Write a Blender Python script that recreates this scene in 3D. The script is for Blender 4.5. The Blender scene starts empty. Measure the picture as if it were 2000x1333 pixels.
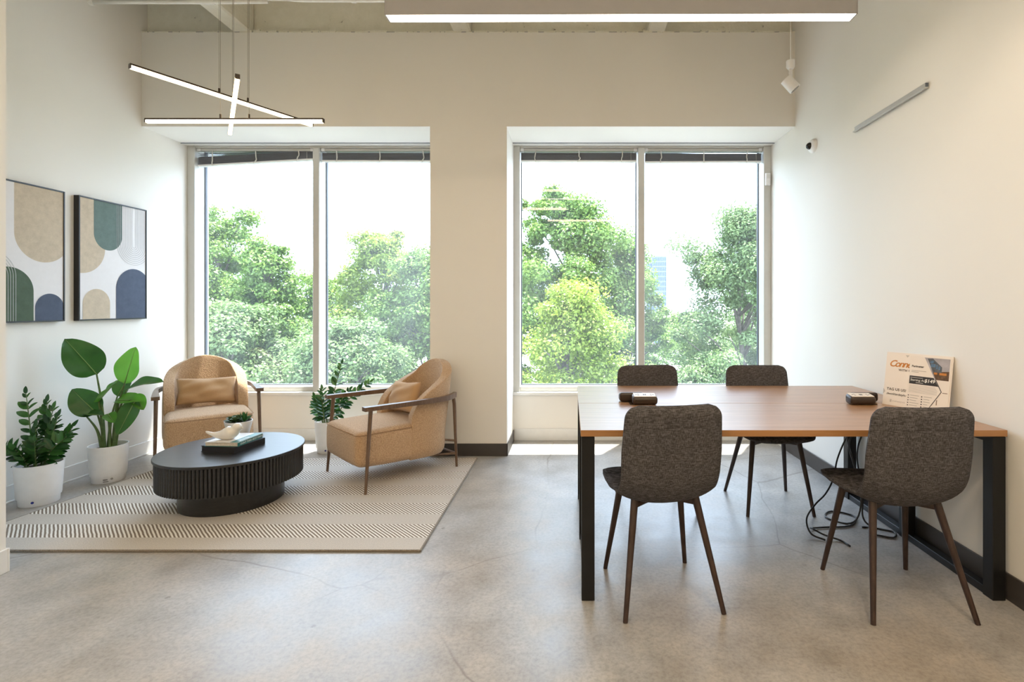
import bpy, bmesh, math, random
import numpy as np
from mathutils import Vector, Matrix, Euler

S = bpy.context.scene
COL = S.collection
PI = math.pi
R = math.radians

# ------------------------------------------------------------------ camera
cam_d = bpy.data.cameras.new('camera')
cam = bpy.data.objects.new('camera', cam_d)
COL.objects.link(cam)
cam.location = (0, 0, 1.27)
cam.rotation_euler = (R(90), 0, 0)
cam_d.sensor_width = 36.0
cam_d.lens = 36.0 * 1005 / 2000
cam_d.shift_x = -0.0575
cam_d.shift_y = -0.03475
cam_d.clip_start = 0.05
cam_d.clip_end = 1500
S.camera = cam

# ------------------------------------------------------------------ world: bright hazy summer sky with soft clouds
W = bpy.data.worlds.new('sky')
S.world = W
W.use_nodes = True
nt = W.node_tree
nt.nodes.clear()
o_ = nt.nodes.new('ShaderNodeOutputWorld')
b_ = nt.nodes.new('ShaderNodeBackground')
tc = nt.nodes.new('ShaderNodeTexCoord')
mp = nt.nodes.new('ShaderNodeMapping')
mp.inputs['Scale'].default_value = (2.2, 2.2, 7.0)
nz = nt.nodes.new('ShaderNodeTexNoise')
nz.inputs['Scale'].default_value = 1.6
nz.inputs['Detail'].default_value = 4
cr = nt.nodes.new('ShaderNodeValToRGB')
cr.color_ramp.elements[0].position = 0.36
cr.color_ramp.elements[0].color = (0.46, 0.55, 0.70, 1)
cr.color_ramp.elements[1].position = 0.50
cr.color_ramp.elements[1].color = (0.665, 0.81, 1.0, 1)
nt.links.new(tc.outputs['Generated'], mp.inputs['Vector'])
nt.links.new(mp.outputs[0], nz.inputs['Vector'])
nt.links.new(nz.outputs[0], cr.inputs[0])
nt.links.new(cr.outputs[0], b_.inputs['Color'])
b_.inputs['Strength'].default_value = 8.2
nt.links.new(b_.outputs[0], o_.inputs['Surface'])

# ------------------------------------------------------------------ sun and the room's ceiling lights behind the camera
sun_d = bpy.data.lights.new('sun', 'SUN')
sun_d.energy = 27.0
sun_d.angle = R(0.7)
sun_d.color = (1.0, 0.96, 0.88)
sun = bpy.data.objects.new('sun', sun_d)
COL.objects.link(sun)
sun.rotation_euler = Vector((-0.14, -0.245, -1.0)).to_track_quat('-Z', 'Y').to_euler()
sun.location = (3, 12, 30)


def area(name, loc, size, energy, color, target=None):
    d = bpy.data.lights.new(name, 'AREA')
    d.shape = 'RECTANGLE'
    d.size, d.size_y = size
    d.energy = energy
    d.color = color
    o = bpy.data.objects.new(name, d)
    o.location = loc
    if target:
        o.rotation_euler = (Vector(target) - Vector(loc)).to_track_quat('-Z', 'Y').to_euler()
    COL.objects.link(o)
    return o


WARM = (1.0, 0.79, 0.54)
area('ceiling_light', (-1.3, 0.2, 3.45), (2.4, 0.3), 37, WARM)
area('ceiling_light', (-1.3, -1.6, 3.45), (2.4, 0.3), 44, WARM)
area('ceiling_light', (0.6, -3.2, 3.45), (2.4, 0.3), 44, WARM)
area('ceiling_light', (0.9, 0.1, 3.45), (1.2, 0.3), 30, WARM)


def spot(name, loc, target, energy, color, size, blend=0.6, rad=0.04):
    d = bpy.data.lights.new(name, 'SPOT')
    d.energy = energy
    d.color = color
    d.spot_size = R(size)
    d.spot_blend = blend
    d.shadow_soft_size = rad
    o = bpy.data.objects.new(name, d)
    o.location = loc
    o.rotation_euler = (Vector(target) - Vector(loc)).to_track_quat('-Z', 'Y').to_euler()
    COL.objects.link(o)


spot('track_light', (0.95, 0.9, 3.3), (1.89, 1.75, 1.1), 55, (1.0, 0.80, 0.58), 74, 0.5)

S.view_settings.view_transform = 'Standard'
S.view_settings.look = 'None'
S.view_settings.exposure = 0.0
S.view_settings.gamma = 1.0
S.view_settings.use_curve_mapping = False
try:
    S.cycles.use_denoising = True
    S.cycles.max_bounces = 7
    S.cycles.diffuse_bounces = 4
    S.cycles.transparent_max_bounces = 12
    S.cycles.adaptive_threshold = 0.04
    S.cycles.sample_clamp_indirect = 6.0
    S.cycles.caustics_reflective = False
    S.cycles.caustics_refractive = False
except Exception:
    pass


# ------------------------------------------------------------------ materials
def srgb(r, g, b):
    f = lambda c: (c / 255 / 12.92) if c / 255 <= 0.04045 else ((c / 255 + 0.055) / 1.055) ** 2.4
    return (f(r), f(g), f(b), 1)


class NT:
    """small node-tree helper"""
    def __init__(s, name):
        s.m = bpy.data.materials.new(name)
        s.m.use_nodes = True
        s.t = s.m.node_tree
        s.t.nodes.clear()
        s.out = s.t.nodes.new('ShaderNodeOutputMaterial')

    def n(s, typ, **kw):
        nd = s.t.nodes.new('ShaderNode' + typ)
        for k, v in kw.items():
            if k.startswith('p_'):
                setattr(nd, k[2:], v)
            else:
                key = k.replace('_', ' ')
                if isinstance(v, bpy.types.NodeSocket):
                    s.t.links.new(v, nd.inputs[key])
                else:
                    nd.inputs[key].default_value = v
        return nd

    def l(s, a, b):
        s.t.links.new(a, b)

    def math(s, op, a, b=None, c=None):
        nd = s.t.nodes.new('ShaderNodeMath')
        nd.operation = op
        for i, v in enumerate((a, b, c)):
            if v is None:
                continue
            if isinstance(v, bpy.types.NodeSocket):
                s.l(v, nd.inputs[i])
            else:
                nd.inputs[i].default_value = v
        return nd.outputs[0]

    def ramp(s, fac, stops):
        nd = s.t.nodes.new('ShaderNodeValToRGB')
        e = nd.color_ramp.elements
        while len(e) < len(stops):
            e.new(0.5)
        for i, (p, c) in enumerate(stops):
            e[i].position = p
            e[i].color = c
        s.l(fac, nd.inputs[0])
        return nd.outputs[0]

    def mix(s, fac, a, b, blend='MIX'):
        nd = s.t.nodes.new('ShaderNodeMix')
        nd.data_type = 'RGBA'
        nd.blend_type = blend
        for i, v in ((0, fac), (6, a), (7, b)):
            if isinstance(v, bpy.types.NodeSocket):
                s.l(v, nd.inputs[i])
            else:
                nd.inputs[i].default_value = v
        return nd.outputs[2]

    def coord(s, which='Object', scale=(1, 1, 1), rot=(0, 0, 0)):
        c = s.t.nodes.new('ShaderNodeTexCoord')
        m = s.t.nodes.new('ShaderNodeMapping')
        m.inputs['Scale'].default_value = scale
        m.inputs['Rotation'].default_value = rot
        s.l(c.outputs[which], m.inputs[0])
        return m.outputs[0]

    def bsdf(s, color, rough=0.5, metal=0.0, spec=0.5, bump=None, bstr=0.2, bdist=0.01, coat=0, coat_r=0.1, emit=None, estr=0):
        p = s.t.nodes.new('ShaderNodeBsdfPrincipled')
        for key, v in (('Base Color', color), ('Roughness', rough), ('Metallic', metal), ('Specular IOR Level', spec),
                       ('Coat Weight', coat), ('Coat Roughness', coat_r)):
            if isinstance(v, bpy.types.NodeSocket):
                s.l(v, p.inputs[key])
            else:
                p.inputs[key].default_value = v
        if emit is not None:
            p.inputs['Emission Color'].default_value = emit
            p.inputs['Emission Strength'].default_value = estr
        if bump is not None:
            b = s.t.nodes.new('ShaderNodeBump')
            b.inputs['Strength'].default_value = bstr
            b.inputs['Distance'].default_value = bdist
            s.l(bump, b.inputs['Height'])
            s.l(b.outputs[0], p.inputs['Normal'])
        s.l(p.outputs[0], s.out.inputs[0])
        return p


def plain(name, col, rough=0.5, metal=0.0, spec=0.5, noise=0.04, nscale=20, coat=0):
    """a flat colour with a touch of procedural variation"""
    t = NT(name)
    v = t.coord()
    n = t.n('TexNoise', Vector=v, Scale=nscale, Detail=3.0)
    lo = tuple(max(0, c * (1 - noise)) for c in col[:3]) + (1,)
    hi = tuple(min(1, c * (1 + noise)) for c in col[:3]) + (1,)
    c = t.ramp(n.outputs[0], [(0.3, lo), (0.7, hi)])
    t.bsdf(c, rough, metal, spec, coat=coat)
    return t.m


M = {}
# painted drywall: off-white with a very faint roller texture
def wall_mat(name, col):
    t = NT(name)
    v = t.coord()
    n = t.n('TexNoise', Vector=v, Scale=1.2, Detail=2.0)
    c = t.ramp(n.outputs[0], [(0.3, tuple(x * 0.975 for x in col[:3]) + (1,)), (0.7, col)])
    f = t.n('TexNoise', Vector=v, Scale=320.0, Detail=1.0)
    t.bsdf(c, 0.62, spec=0.3, bump=f.outputs[0], bstr=0.03, bdist=0.002)
    return t.m


M['wall'] = wall_mat('painted_drywall', (0.85, 0.83, 0.785, 1))
M['white_trim'] = plain('white_trim', (0.80, 0.80, 0.78, 1), 0.45, noise=0.02)
M['dark_base'] = plain('brown_baseboard', (0.055, 0.048, 0.045, 1), 0.45)


def concrete_floor():
    t = NT('polished_concrete')
    v = t.coord()
    big = t.n('TexNoise', Vector=v, Scale=0.9, Detail=5.0, Roughness=0.55)
    mid = t.n('TexNoise', Vector=v, Scale=4.5, Detail=6.0, Roughness=0.65)
    fine = t.n('TexNoise', Vector=v, Scale=60.0, Detail=4.0, Roughness=0.7)
    c1 = t.ramp(big.outputs[0], [(0.34, (0.36, 0.318, 0.272, 1)), (0.46, (0.375, 0.352, 0.325, 1)), (0.56, (0.39, 0.383, 0.375, 1)), (0.68, (0.47, 0.455, 0.435, 1))])
    c2 = t.ramp(mid.outputs[0], [(0.32, (0.80, 0.79, 0.77, 1)), (0.5, (1, 1, 1, 1)), (0.66, (1.18, 1.16, 1.13, 1))])
    c = t.mix(1.0, c1, c2, 'MULTIPLY')
    c3 = t.ramp(fine.outputs[0], [(0.3, (0.74, 0.73, 0.72, 1)), (0.58, (1.04, 1.04, 1.04, 1))])
    c = t.mix(1.0, c, c3, 'MULTIPLY')
    # hairline cracks: warped voronoi cell borders, kept only in patches
    wv = t.n('TexNoise', Vector=v, Scale=1.6, Detail=4.0, Roughness=0.45)
    vm = t.t.nodes.new('ShaderNodeVectorMath')
    vm.operation = 'MULTIPLY_ADD'
    t.l(wv.outputs['Color'], vm.inputs[0])
    vm.inputs[1].default_value = (0.16, 0.16, 0)
    t.l(v, vm.inputs[2])
    vo = t.n('TexVoronoi', Vector=vm.outputs[0], Scale=0.62, p_feature='DISTANCE_TO_EDGE')
    crack = t.ramp(vo.outputs['Distance'], [(0.0, (1, 1, 1, 1)), (0.0016, (0, 0, 0, 1))])
    pm = t.n('TexNoise', Vector=v, Scale=0.8, Detail=2.0)
    pmask = t.ramp(pm.outputs[0], [(0.42, (0, 0, 0, 1)), (0.52, (1, 1, 1, 1))])
    ck = t.mix(1.0, crack, pmask, 'MULTIPLY')
    c = t.mix(t.math('MULTIPLY', ck, 0.75), c, (0.16, 0.13, 0.11, 1))
    # stray specks and chips
    vs = t.n('TexVoronoi', Vector=v, Scale=7.0, p_feature='F1')
    rnd = t.math('GREATER_THAN', t.n('SeparateColor', Color=vs.outputs['Color']).outputs[0], 0.70)
    sp = t.ramp(vs.outputs['Distance'], [(0.05, (1, 1, 1, 1)), (0.10, (0, 0, 0, 1))])
    spm = t.math('MULTIPLY', rnd, sp)
    jag = t.ramp(fine.outputs[0], [(0.44, (0, 0, 0, 1)), (0.52, (1, 1, 1, 1))])
    spm = t.math('MULTIPLY', spm, jag)
    c = t.mix(t.math('MULTIPLY', spm, 0.75), c, (0.14, 0.12, 0.10, 1))
    # fine scratches
    sc = t.n('TexNoise', Vector=t.coord(scale=(150, 6, 1), rot=(0, 0, 0.6)), Scale=3.0, Detail=6.0, Roughness=0.8)
    scm = t.ramp(sc.outputs[0], [(0.68, (0, 0, 0, 1)), (0.73, (1, 1, 1, 1))])
    c = t.mix(t.math('MULTIPLY', scm, 0.22), c, (0.15, 0.13, 0.12, 1))
    rg = t.ramp(mid.outputs[0], [(0.3, (0.28, 0.28, 0.28, 1)), (0.7, (0.42, 0.42, 0.42, 1))])
    t.bsdf(c, rg, spec=0.75, bump=fine.outputs[0], bstr=0.04, bdist=0.004)
    return t.m


M['floor'] = concrete_floor()


def rough_concrete():
    t = NT('painted_rough_concrete')
    v = t.coord()
    n = t.n('TexNoise', Vector=v, Scale=14.0, Detail=7.0, Roughness=0.7)
    c = t.ramp(n.outputs[0], [(0.28, (0.22, 0.20, 0.16, 1)), (0.345, (0.80, 0.78, 0.67, 1)), (0.7, (0.86, 0.84, 0.74, 1))])
    t.bsdf(c, 0.7, bump=n.outputs[0], bstr=0.5, bdist=0.02)
    return t.m


M['rough'] = rough_concrete()
M['frame'] = plain('window_aluminium', (0.60, 0.59, 0.55, 1), 0.4, noise=0.02)
M['sill'] = plain('white_sill', (0.80, 0.80, 0.78, 1), 0.4, noise=0.02)
M['gasket'] = plain('gasket_and_gap_shade', (0.09, 0.105, 0.13, 1), 0.5)  # glazing gaskets; also colours the soffit strip that imitates a shadow gap


def glass_mat():
    """clear pane with a thin dusty film"""
    t = NT('window_glass')
    tr = t.n('BsdfTransparent', Color=(0.97, 0.985, 0.99, 1))
    gl = t.n('BsdfGlossy', Color=(1, 1, 1, 1), Roughness=0.0)
    lw = t.n('LayerWeight', Blend=0.5)
    sch = t.math('MULTIPLY_ADD', t.math('POWER', lw.outputs['Facing'], 5.0), 0.96, 0.022)
    mx = t.t.nodes.new('ShaderNodeMixShader')
    t.l(sch, mx.inputs[0])
    t.l(tr.outputs[0], mx.inputs[1])
    t.l(gl.outputs[0], mx.inputs[2])
    film = t.n('BsdfTranslucent', Color=(0.85, 0.93, 1.0, 1))
    v = t.coord(scale=(1, 1, 0.5))
    n = t.n('TexNoise', Vector=v, Scale=1.1, Detail=4.0)
    f = t.ramp(n.outputs[0], [(0.35, (0.006, 0.006, 0.006, 1)), (0.7, (0.034, 0.034, 0.034, 1))])
    m2 = t.t.nodes.new('ShaderNodeMixShader')
    t.l(f, m2.inputs[0])
    t.l(mx.outputs[0], m2.inputs[1])
    t.l(film.outputs[0], m2.inputs[2])
    t.l(m2.outputs[0], t.out.inputs[0])
    return t.m


M['glass'] = glass_mat()


def boucle(name, dark, light, scale=150):
    t = NT(name)
    v = t.coord()
    n = t.n('TexNoise', Vector=v, Scale=float(scale), Detail=3.0, Roughness=0.7)
    vo = t.n('TexVoronoi', Vector=v, Scale=float(scale) * 0.75)
    c = t.ramp(n.outputs[0], [(0.3, dark), (0.65, light)])
    h = t.math('ADD', n.outputs[0], vo.outputs['Distance'])
    p = t.bsdf(c, 0.95, spec=0.15, bump=h, bstr=0.45, bdist=0.006)
    p.inputs['Sheen Weight'].default_value = 0.25
    p.inputs['Sheen Roughness'].default_value = 0.6
    return t.m


M['boucle'] = boucle('tan_boucle', (0.34, 0.205, 0.105, 1), (0.58, 0.39, 0.235, 1))
M['pillow'] = boucle('tan_linen', (0.46, 0.27, 0.13, 1), (0.56, 0.35, 0.18, 1), 420)


def tweed():
    t = NT('grey_tweed')
    a = t.n('TexNoise', Vector=t.coord(scale=(1, 1, 0.09)), Scale=520.0, Detail=2.0)
    b = t.n('TexNoise', Vector=t.coord(scale=(0.09, 0.09, 1)), Scale=520.0, Detail=2.0)
    s = t.math('ADD', a.outputs[0], b.outputs[0])
    c = t.ramp(t.math('MULTIPLY', s, 0.5), [(0.40, (0.040, 0.037, 0.039, 1)), (0.5, (0.075, 0.070, 0.073, 1)), (0.60, (0.145, 0.137, 0.142, 1))])
    t.bsdf(c, 0.95, spec=0.15, bump=s, bstr=0.25, bdist=0.003)
    return t.m


M['tweed'] = tweed()


def wood(name, a, b, c, axis_scale, rough=0.4, coat=0.0, wscale=6.0, spec=0.5):
    t = NT(name)
    v = t.coord(scale=axis_scale)
    n = t.n('TexNoise', Vector=v, Scale=wscale, Detail=7.0, Roughness=0.62, Distortion=0.6)
    n2 = t.n('TexNoise', Vector=v, Scale=wscale * 9, Detail=3.0)
    f = t.math('ADD', t.math('MULTIPLY', n.outputs[0], 0.75), t.math('MULTIPLY', n2.outputs[0], 0.25))
    col = t.ramp(f, [(0.34, a), (0.5, b), (0.66, c)])
    t.bsdf(col, rough, spec=spec, bump=n2.outputs[0], bstr=0.03, bdist=0.002, coat=coat, coat_r=0.2)
    return t.m


M['top'] = wood('walnut_laminate', (0.28, 0.142, 0.066, 1), (0.345, 0.185, 0.092, 1), (0.42, 0.235, 0.125, 1), (0.35, 6, 6), 0.30, 0.0, spec=0.9)
M['top_edge'] = wood('walnut_edge_band', (0.30, 0.14, 0.05, 1), (0.36, 0.175, 0.065, 1), (0.40, 0.20, 0.08, 1), (0.35, 8, 8), 0.35)
M['walnut'] = wood('walnut_frame', (0.095, 0.055, 0.034, 1), (0.135, 0.082, 0.052, 1), (0.19, 0.12, 0.08, 1), (6, 6, 1.2), 0.38)
M['dark_wood'] = wood('dark_walnut_leg', (0.022, 0.010, 0.008, 1), (0.036, 0.018, 0.013, 1), (0.058, 0.031, 0.023, 1), (10, 10, 1), 0.4)
M['steel'] = plain('black_powder_coat', (0.007, 0.007, 0.008, 1), 0.45, spec=0.35)
M['black_wood'] = wood('black_stained_wood', (0.012, 0.012, 0.013, 1), (0.018, 0.018, 0.019, 1), (0.026, 0.026, 0.027, 1), (1, 8, 8), 0.33)
M['black'] = plain('black_plastic', (0.012, 0.012, 0.013, 1), 0.4)
M['bronze'] = plain('dark_bronze_plastic', (0.035, 0.022, 0.015, 1), 0.35)
M['white_plastic'] = plain('white_plastic', (0.86, 0.86, 0.86, 1), 0.35, noise=0.02)
M['ceramic'] = plain('white_ceramic', (0.80, 0.76, 0.70, 1), 0.12, noise=0.02)
M['bowl'] = plain('matte_white_bowl', (0.80, 0.78, 0.77, 1), 0.4, noise=0.02)
M['alu'] = plain('brushed_aluminium', (0.56, 0.56, 0.56, 1), 0.4, 0.6)
M['soil'] = plain('potting_soil', (0.035, 0.024, 0.016, 1), 0.95, noise=0.5, nscale=60)
M['outlet'] = plain('outlet_white', (0.72, 0.66, 0.60, 1), 0.4, noise=0.02)
M['fixture'] = plain('grey_fixture', (0.36, 0.355, 0.365, 1), 0.45, noise=0.02)
M['conduit'] = plain('painted_conduit', (0.86, 0.85, 0.80, 1), 0.5)
M['slat'] = plain('grey_blind_slat', (0.20, 0.20, 0.225, 1), 0.45)
M['cord'] = plain('off_white_cord', (0.70, 0.68, 0.64, 1), 0.7)
M['wire'] = plain('steel_wire', (0.32, 0.29, 0.25, 1), 0.4, 0.6)
M['cable'] = plain('black_cable', (0.010, 0.010, 0.011, 1), 0.35)
M['blue'] = plain('blue_indicator', (0.02, 0.03, 0.25, 1), 0.4)
M['lens'] = plain('camera_lens', (0.004, 0.004, 0.005, 1), 0.08)
M['teal'] = plain('teal_cover', (0.018, 0.16, 0.14, 1), 0.4)
M['pages'] = plain('book_pages', (0.62, 0.56, 0.47, 1), 0.8, noise=0.12, nscale=120)
M['cover_white'] = plain('pale_cover', (0.72, 0.70, 0.68, 1), 0.4)
M['book_black'] = plain('black_book_cloth', (0.013, 0.012, 0.013, 1), 0.55)
M['ink'] = plain('dark_ink', (0.03, 0.03, 0.035, 1), 0.6)
M['white_ink'] = plain('white_ink', (0.85, 0.85, 0.83, 1), 0.5, noise=0.01)
M['gold'] = plain('amber_ink', (0.56, 0.22, 0.045, 1), 0.5)
M['paper'] = plain('white_card', (0.84, 0.79, 0.755, 1), 0.35, noise=0.01)
M['gloss_paper'] = plain('glossy_flyer', (0.84, 0.79, 0.755, 1), 0.08, noise=0.01)
M['grey_ink'] = plain('grey_ink', (0.36, 0.34, 0.33, 1), 0.6)
M['lt_ink'] = plain('pale_grey_ink', (0.55, 0.52, 0.50, 1), 0.6)


def emitter(name, col, strength):
    t = NT(name)
    e = t.n('Emission', Color=col, Strength=strength)
    t.l(e.outputs[0], t.out.inputs[0])
    return t.m


M['led_panel'] = emitter('led_diffuser', (1.0, 0.86, 0.70, 1), 17.0)
M['led_bar'] = emitter('warm_led_bar', (1.0, 0.76, 0.45, 1), 8.0)


def leaf_mat(name, dark, mid, light, rough=0.35, trans=0.25, rib=True):
    t = NT(name)
    v = t.coord()
    n = t.n('TexNoise', Vector=v, Scale=9.0, Detail=3.0)
    g = t.n('NewGeometry')
    oi = t.n('ObjectInfo')
    f = t.math('ADD', t.math('MULTIPLY', n.outputs[0], 0.55), t.math('MULTIPLY', oi.outputs['Random'], 0.45))
    c = t.ramp(f, [(0.25, dark), (0.5, mid), (0.8, light)])
    p = t.bsdf(c, rough, spec=0.5)
    tl = t.n('BsdfTranslucent', Color=c)
    mx = t.t.nodes.new('ShaderNodeMixShader')
    mx.inputs[0].default_value = trans
    t.l(p.outputs[0], mx.inputs[1])
    t.l(tl.outputs[0], mx.inputs[2])
    t.l(mx.outputs[0], t.out.inputs[0])
    return t.m


M['zz_leaf'] = leaf_mat('zz_leaf', (0.014, 0.058, 0.014, 1), (0.032, 0.11, 0.024, 1), (0.075, 0.21, 0.040, 1), 0.26)
M['bop_dark'] = leaf_mat('dark_broad_leaf', (0.025, 0.085, 0.022, 1), (0.045, 0.14, 0.03, 1), (0.08, 0.22, 0.045, 1), 0.32)
M['bop_light'] = leaf_mat('light_broad_leaf', (0.08, 0.26, 0.03, 1), (0.13, 0.36, 0.045, 1), (0.18, 0.45, 0.06, 1), 0.32, 0.45)
M['stem'] = plain('green_stem', (0.10, 0.16, 0.045, 1), 0.45, noise=0.3, nscale=30)
M['succ'] = leaf_mat('succulent_leaf', (0.05, 0.10, 0.04, 1), (0.09, 0.15, 0.06, 1), (0.14, 0.21, 0.10, 1), 0.5, 0.1)
M['succ_dark'] = leaf_mat('aloe_leaf', (0.015, 0.07, 0.015, 1), (0.025, 0.11, 0.022, 1), (0.05, 0.15, 0.04, 1), 0.4, 0.1)


def foliage_mat(name, dark, mid, light):
    t = NT(name)
    g = t.n('NewGeometry')
    v = t.coord()
    n = t.n('TexNoise', Vector=v, Scale=0.9, Detail=3.0)
    f = t.math('ADD', t.math('MULTIPLY', n.outputs[0], 0.5), t.math('MULTIPLY', g.outputs['Random Per Island'], 0.5))
    c = t.ramp(f, [(0.2, dark), (0.5, mid), (0.85, light)])
    d = t.n('BsdfDiffuse', Color=c)
    tl = t.n('BsdfTranslucent', Color=c)
    gl = t.n('BsdfGlossy', Color=(1, 1, 1, 1), Roughness=0.4)
    mx = t.t.nodes.new('ShaderNodeMixShader')
    mx.inputs[0].default_value = 0.4
    t.l(d.outputs[0], mx.inputs[1])
    t.l(tl.outputs[0], mx.inputs[2])
    m2 = t.t.nodes.new('ShaderNodeMixShader')
    m2.inputs[0].default_value = 0.025
    t.l(mx.outputs[0], m2.inputs[1])
    t.l(gl.outputs[0], m2.inputs[2])
    t.l(m2.outputs[0], t.out.inputs[0])
    return t.m


M['fol_mid'] = foliage_mat('oak_foliage', (0.060, 0.120, 0.018, 1), (0.145, 0.250, 0.042, 1), (0.26, 0.375, 0.090, 1))
M['fol_bright'] = foliage_mat('young_foliage', (0.11, 0.17, 0.016, 1), (0.215, 0.305, 0.034, 1), (0.33, 0.42, 0.075, 1))
M['fol_pale'] = foliage_mat('pale_foliage', (0.085, 0.140, 0.045, 1), (0.155, 0.235, 0.085, 1), (0.24, 0.325, 0.135, 1))
M['bark'] = plain('bark', (0.13, 0.11, 0.09, 1), 0.9, noise=0.4, nscale=12)
M['paving'] = plain('pale_paving', (0.36, 0.37, 0.37, 1), 0.95, noise=0.4, nscale=0.4)  # pale grey paving, kept bright to bounce daylight onto the soffit


def rug_mat():
    """flat-woven wool: bands of bold diagonal pinstripe alternating with plain fine twill"""
    t = NT('woven_wool_rug')
    v = t.coord()
    sx = t.n('SeparateXYZ', Vector=v)
    x, y = sx.outputs[0], sx.outputs[1]
    per = t.math('FRACT', t.math('DIVIDE', y, 0.315))
    band = t.math('GREATER_THAN', per, 0.465)
    wob = t.n('TexNoise', Vector=v, Scale=14.0, Detail=3.0)
    w = t.math('MULTIPLY', t.math('SUBTRACT', wob.outputs[0], 0.5), 0.010)
    d1 = t.math('FRACT', t.math('DIVIDE', t.math('ADD', t.math('ADD', x, y), w), 0.0235))
    d2 = t.math('FRACT', t.math('DIVIDE', t.math('ADD', t.math('SUBTRACT', x, y), w), 0.0118))
    s1 = t.ramp(d1, [(0.40, (0.84, 0.805, 0.75, 1)), (0.47, (0.24, 0.195, 0.155, 1)), (0.88, (0.24, 0.195, 0.155, 1)), (0.97, (0.84, 0.805, 0.75, 1))])
    s2 = t.ramp(d2, [(0.35, (0.64, 0.595, 0.54, 1)), (0.50, (0.50, 0.455, 0.405, 1)), (0.85, (0.50, 0.455, 0.405, 1)), (0.97, (0.64, 0.595, 0.54, 1))])
    c = t.mix(band, s2, s1)
    f = t.n('TexNoise', Vector=v, Scale=180.0, Detail=3.0, Roughness=0.7)
    k = t.ramp(f.outputs[0], [(0.25, (0.72, 0.72, 0.72, 1)), (0.7, (1.1, 1.1, 1.1, 1))])
    c = t.mix(1.0, c, k, 'MULTIPLY')
    t.bsdf(c, 0.95, spec=0.1, bump=t.math('ADD', f.outputs[0], d1), bstr=0.3, bdist=0.004)
    return t.m


M['rug'] = rug_mat()
M['rug_edge'] = boucle('rug_binding', (0.13, 0.105, 0.08, 1), (0.26, 0.22, 0.17, 1), 160)


# ------------------------------------------------------------------ mesh helpers
def link(o, parent=None):
    COL.objects.link(o)
    if parent is not None:
        o.parent = parent
    return o


def tag(o, label=None, cat=None, group=None, kind=None):
    if label:
        o['label'] = label
    if cat:
        o['category'] = cat
    if group:
        o['group'] = group
    if kind:
        o['kind'] = kind
    return o


def empty(name, loc=(0, 0, 0), rz=0.0):
    o = bpy.data.objects.new(name, None)
    o.empty_display_size = 0.05
    o.location = loc
    o.rotation_euler = (0, 0, rz)
    return link(o)


def mobj(name, verts, faces, mat, parent=None, smooth=False):
    me = bpy.data.meshes.new(name)
    me.from_pydata([tuple(v) for v in verts], [], faces)
    me.update()
    if smooth:
        me.polygons.foreach_set('use_smooth', [True] * len(me.polygons))
    if mat:
        me.materials.append(M[mat] if isinstance(mat, str) else mat)
    return link(bpy.data.objects.new(name, me), parent)


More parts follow.
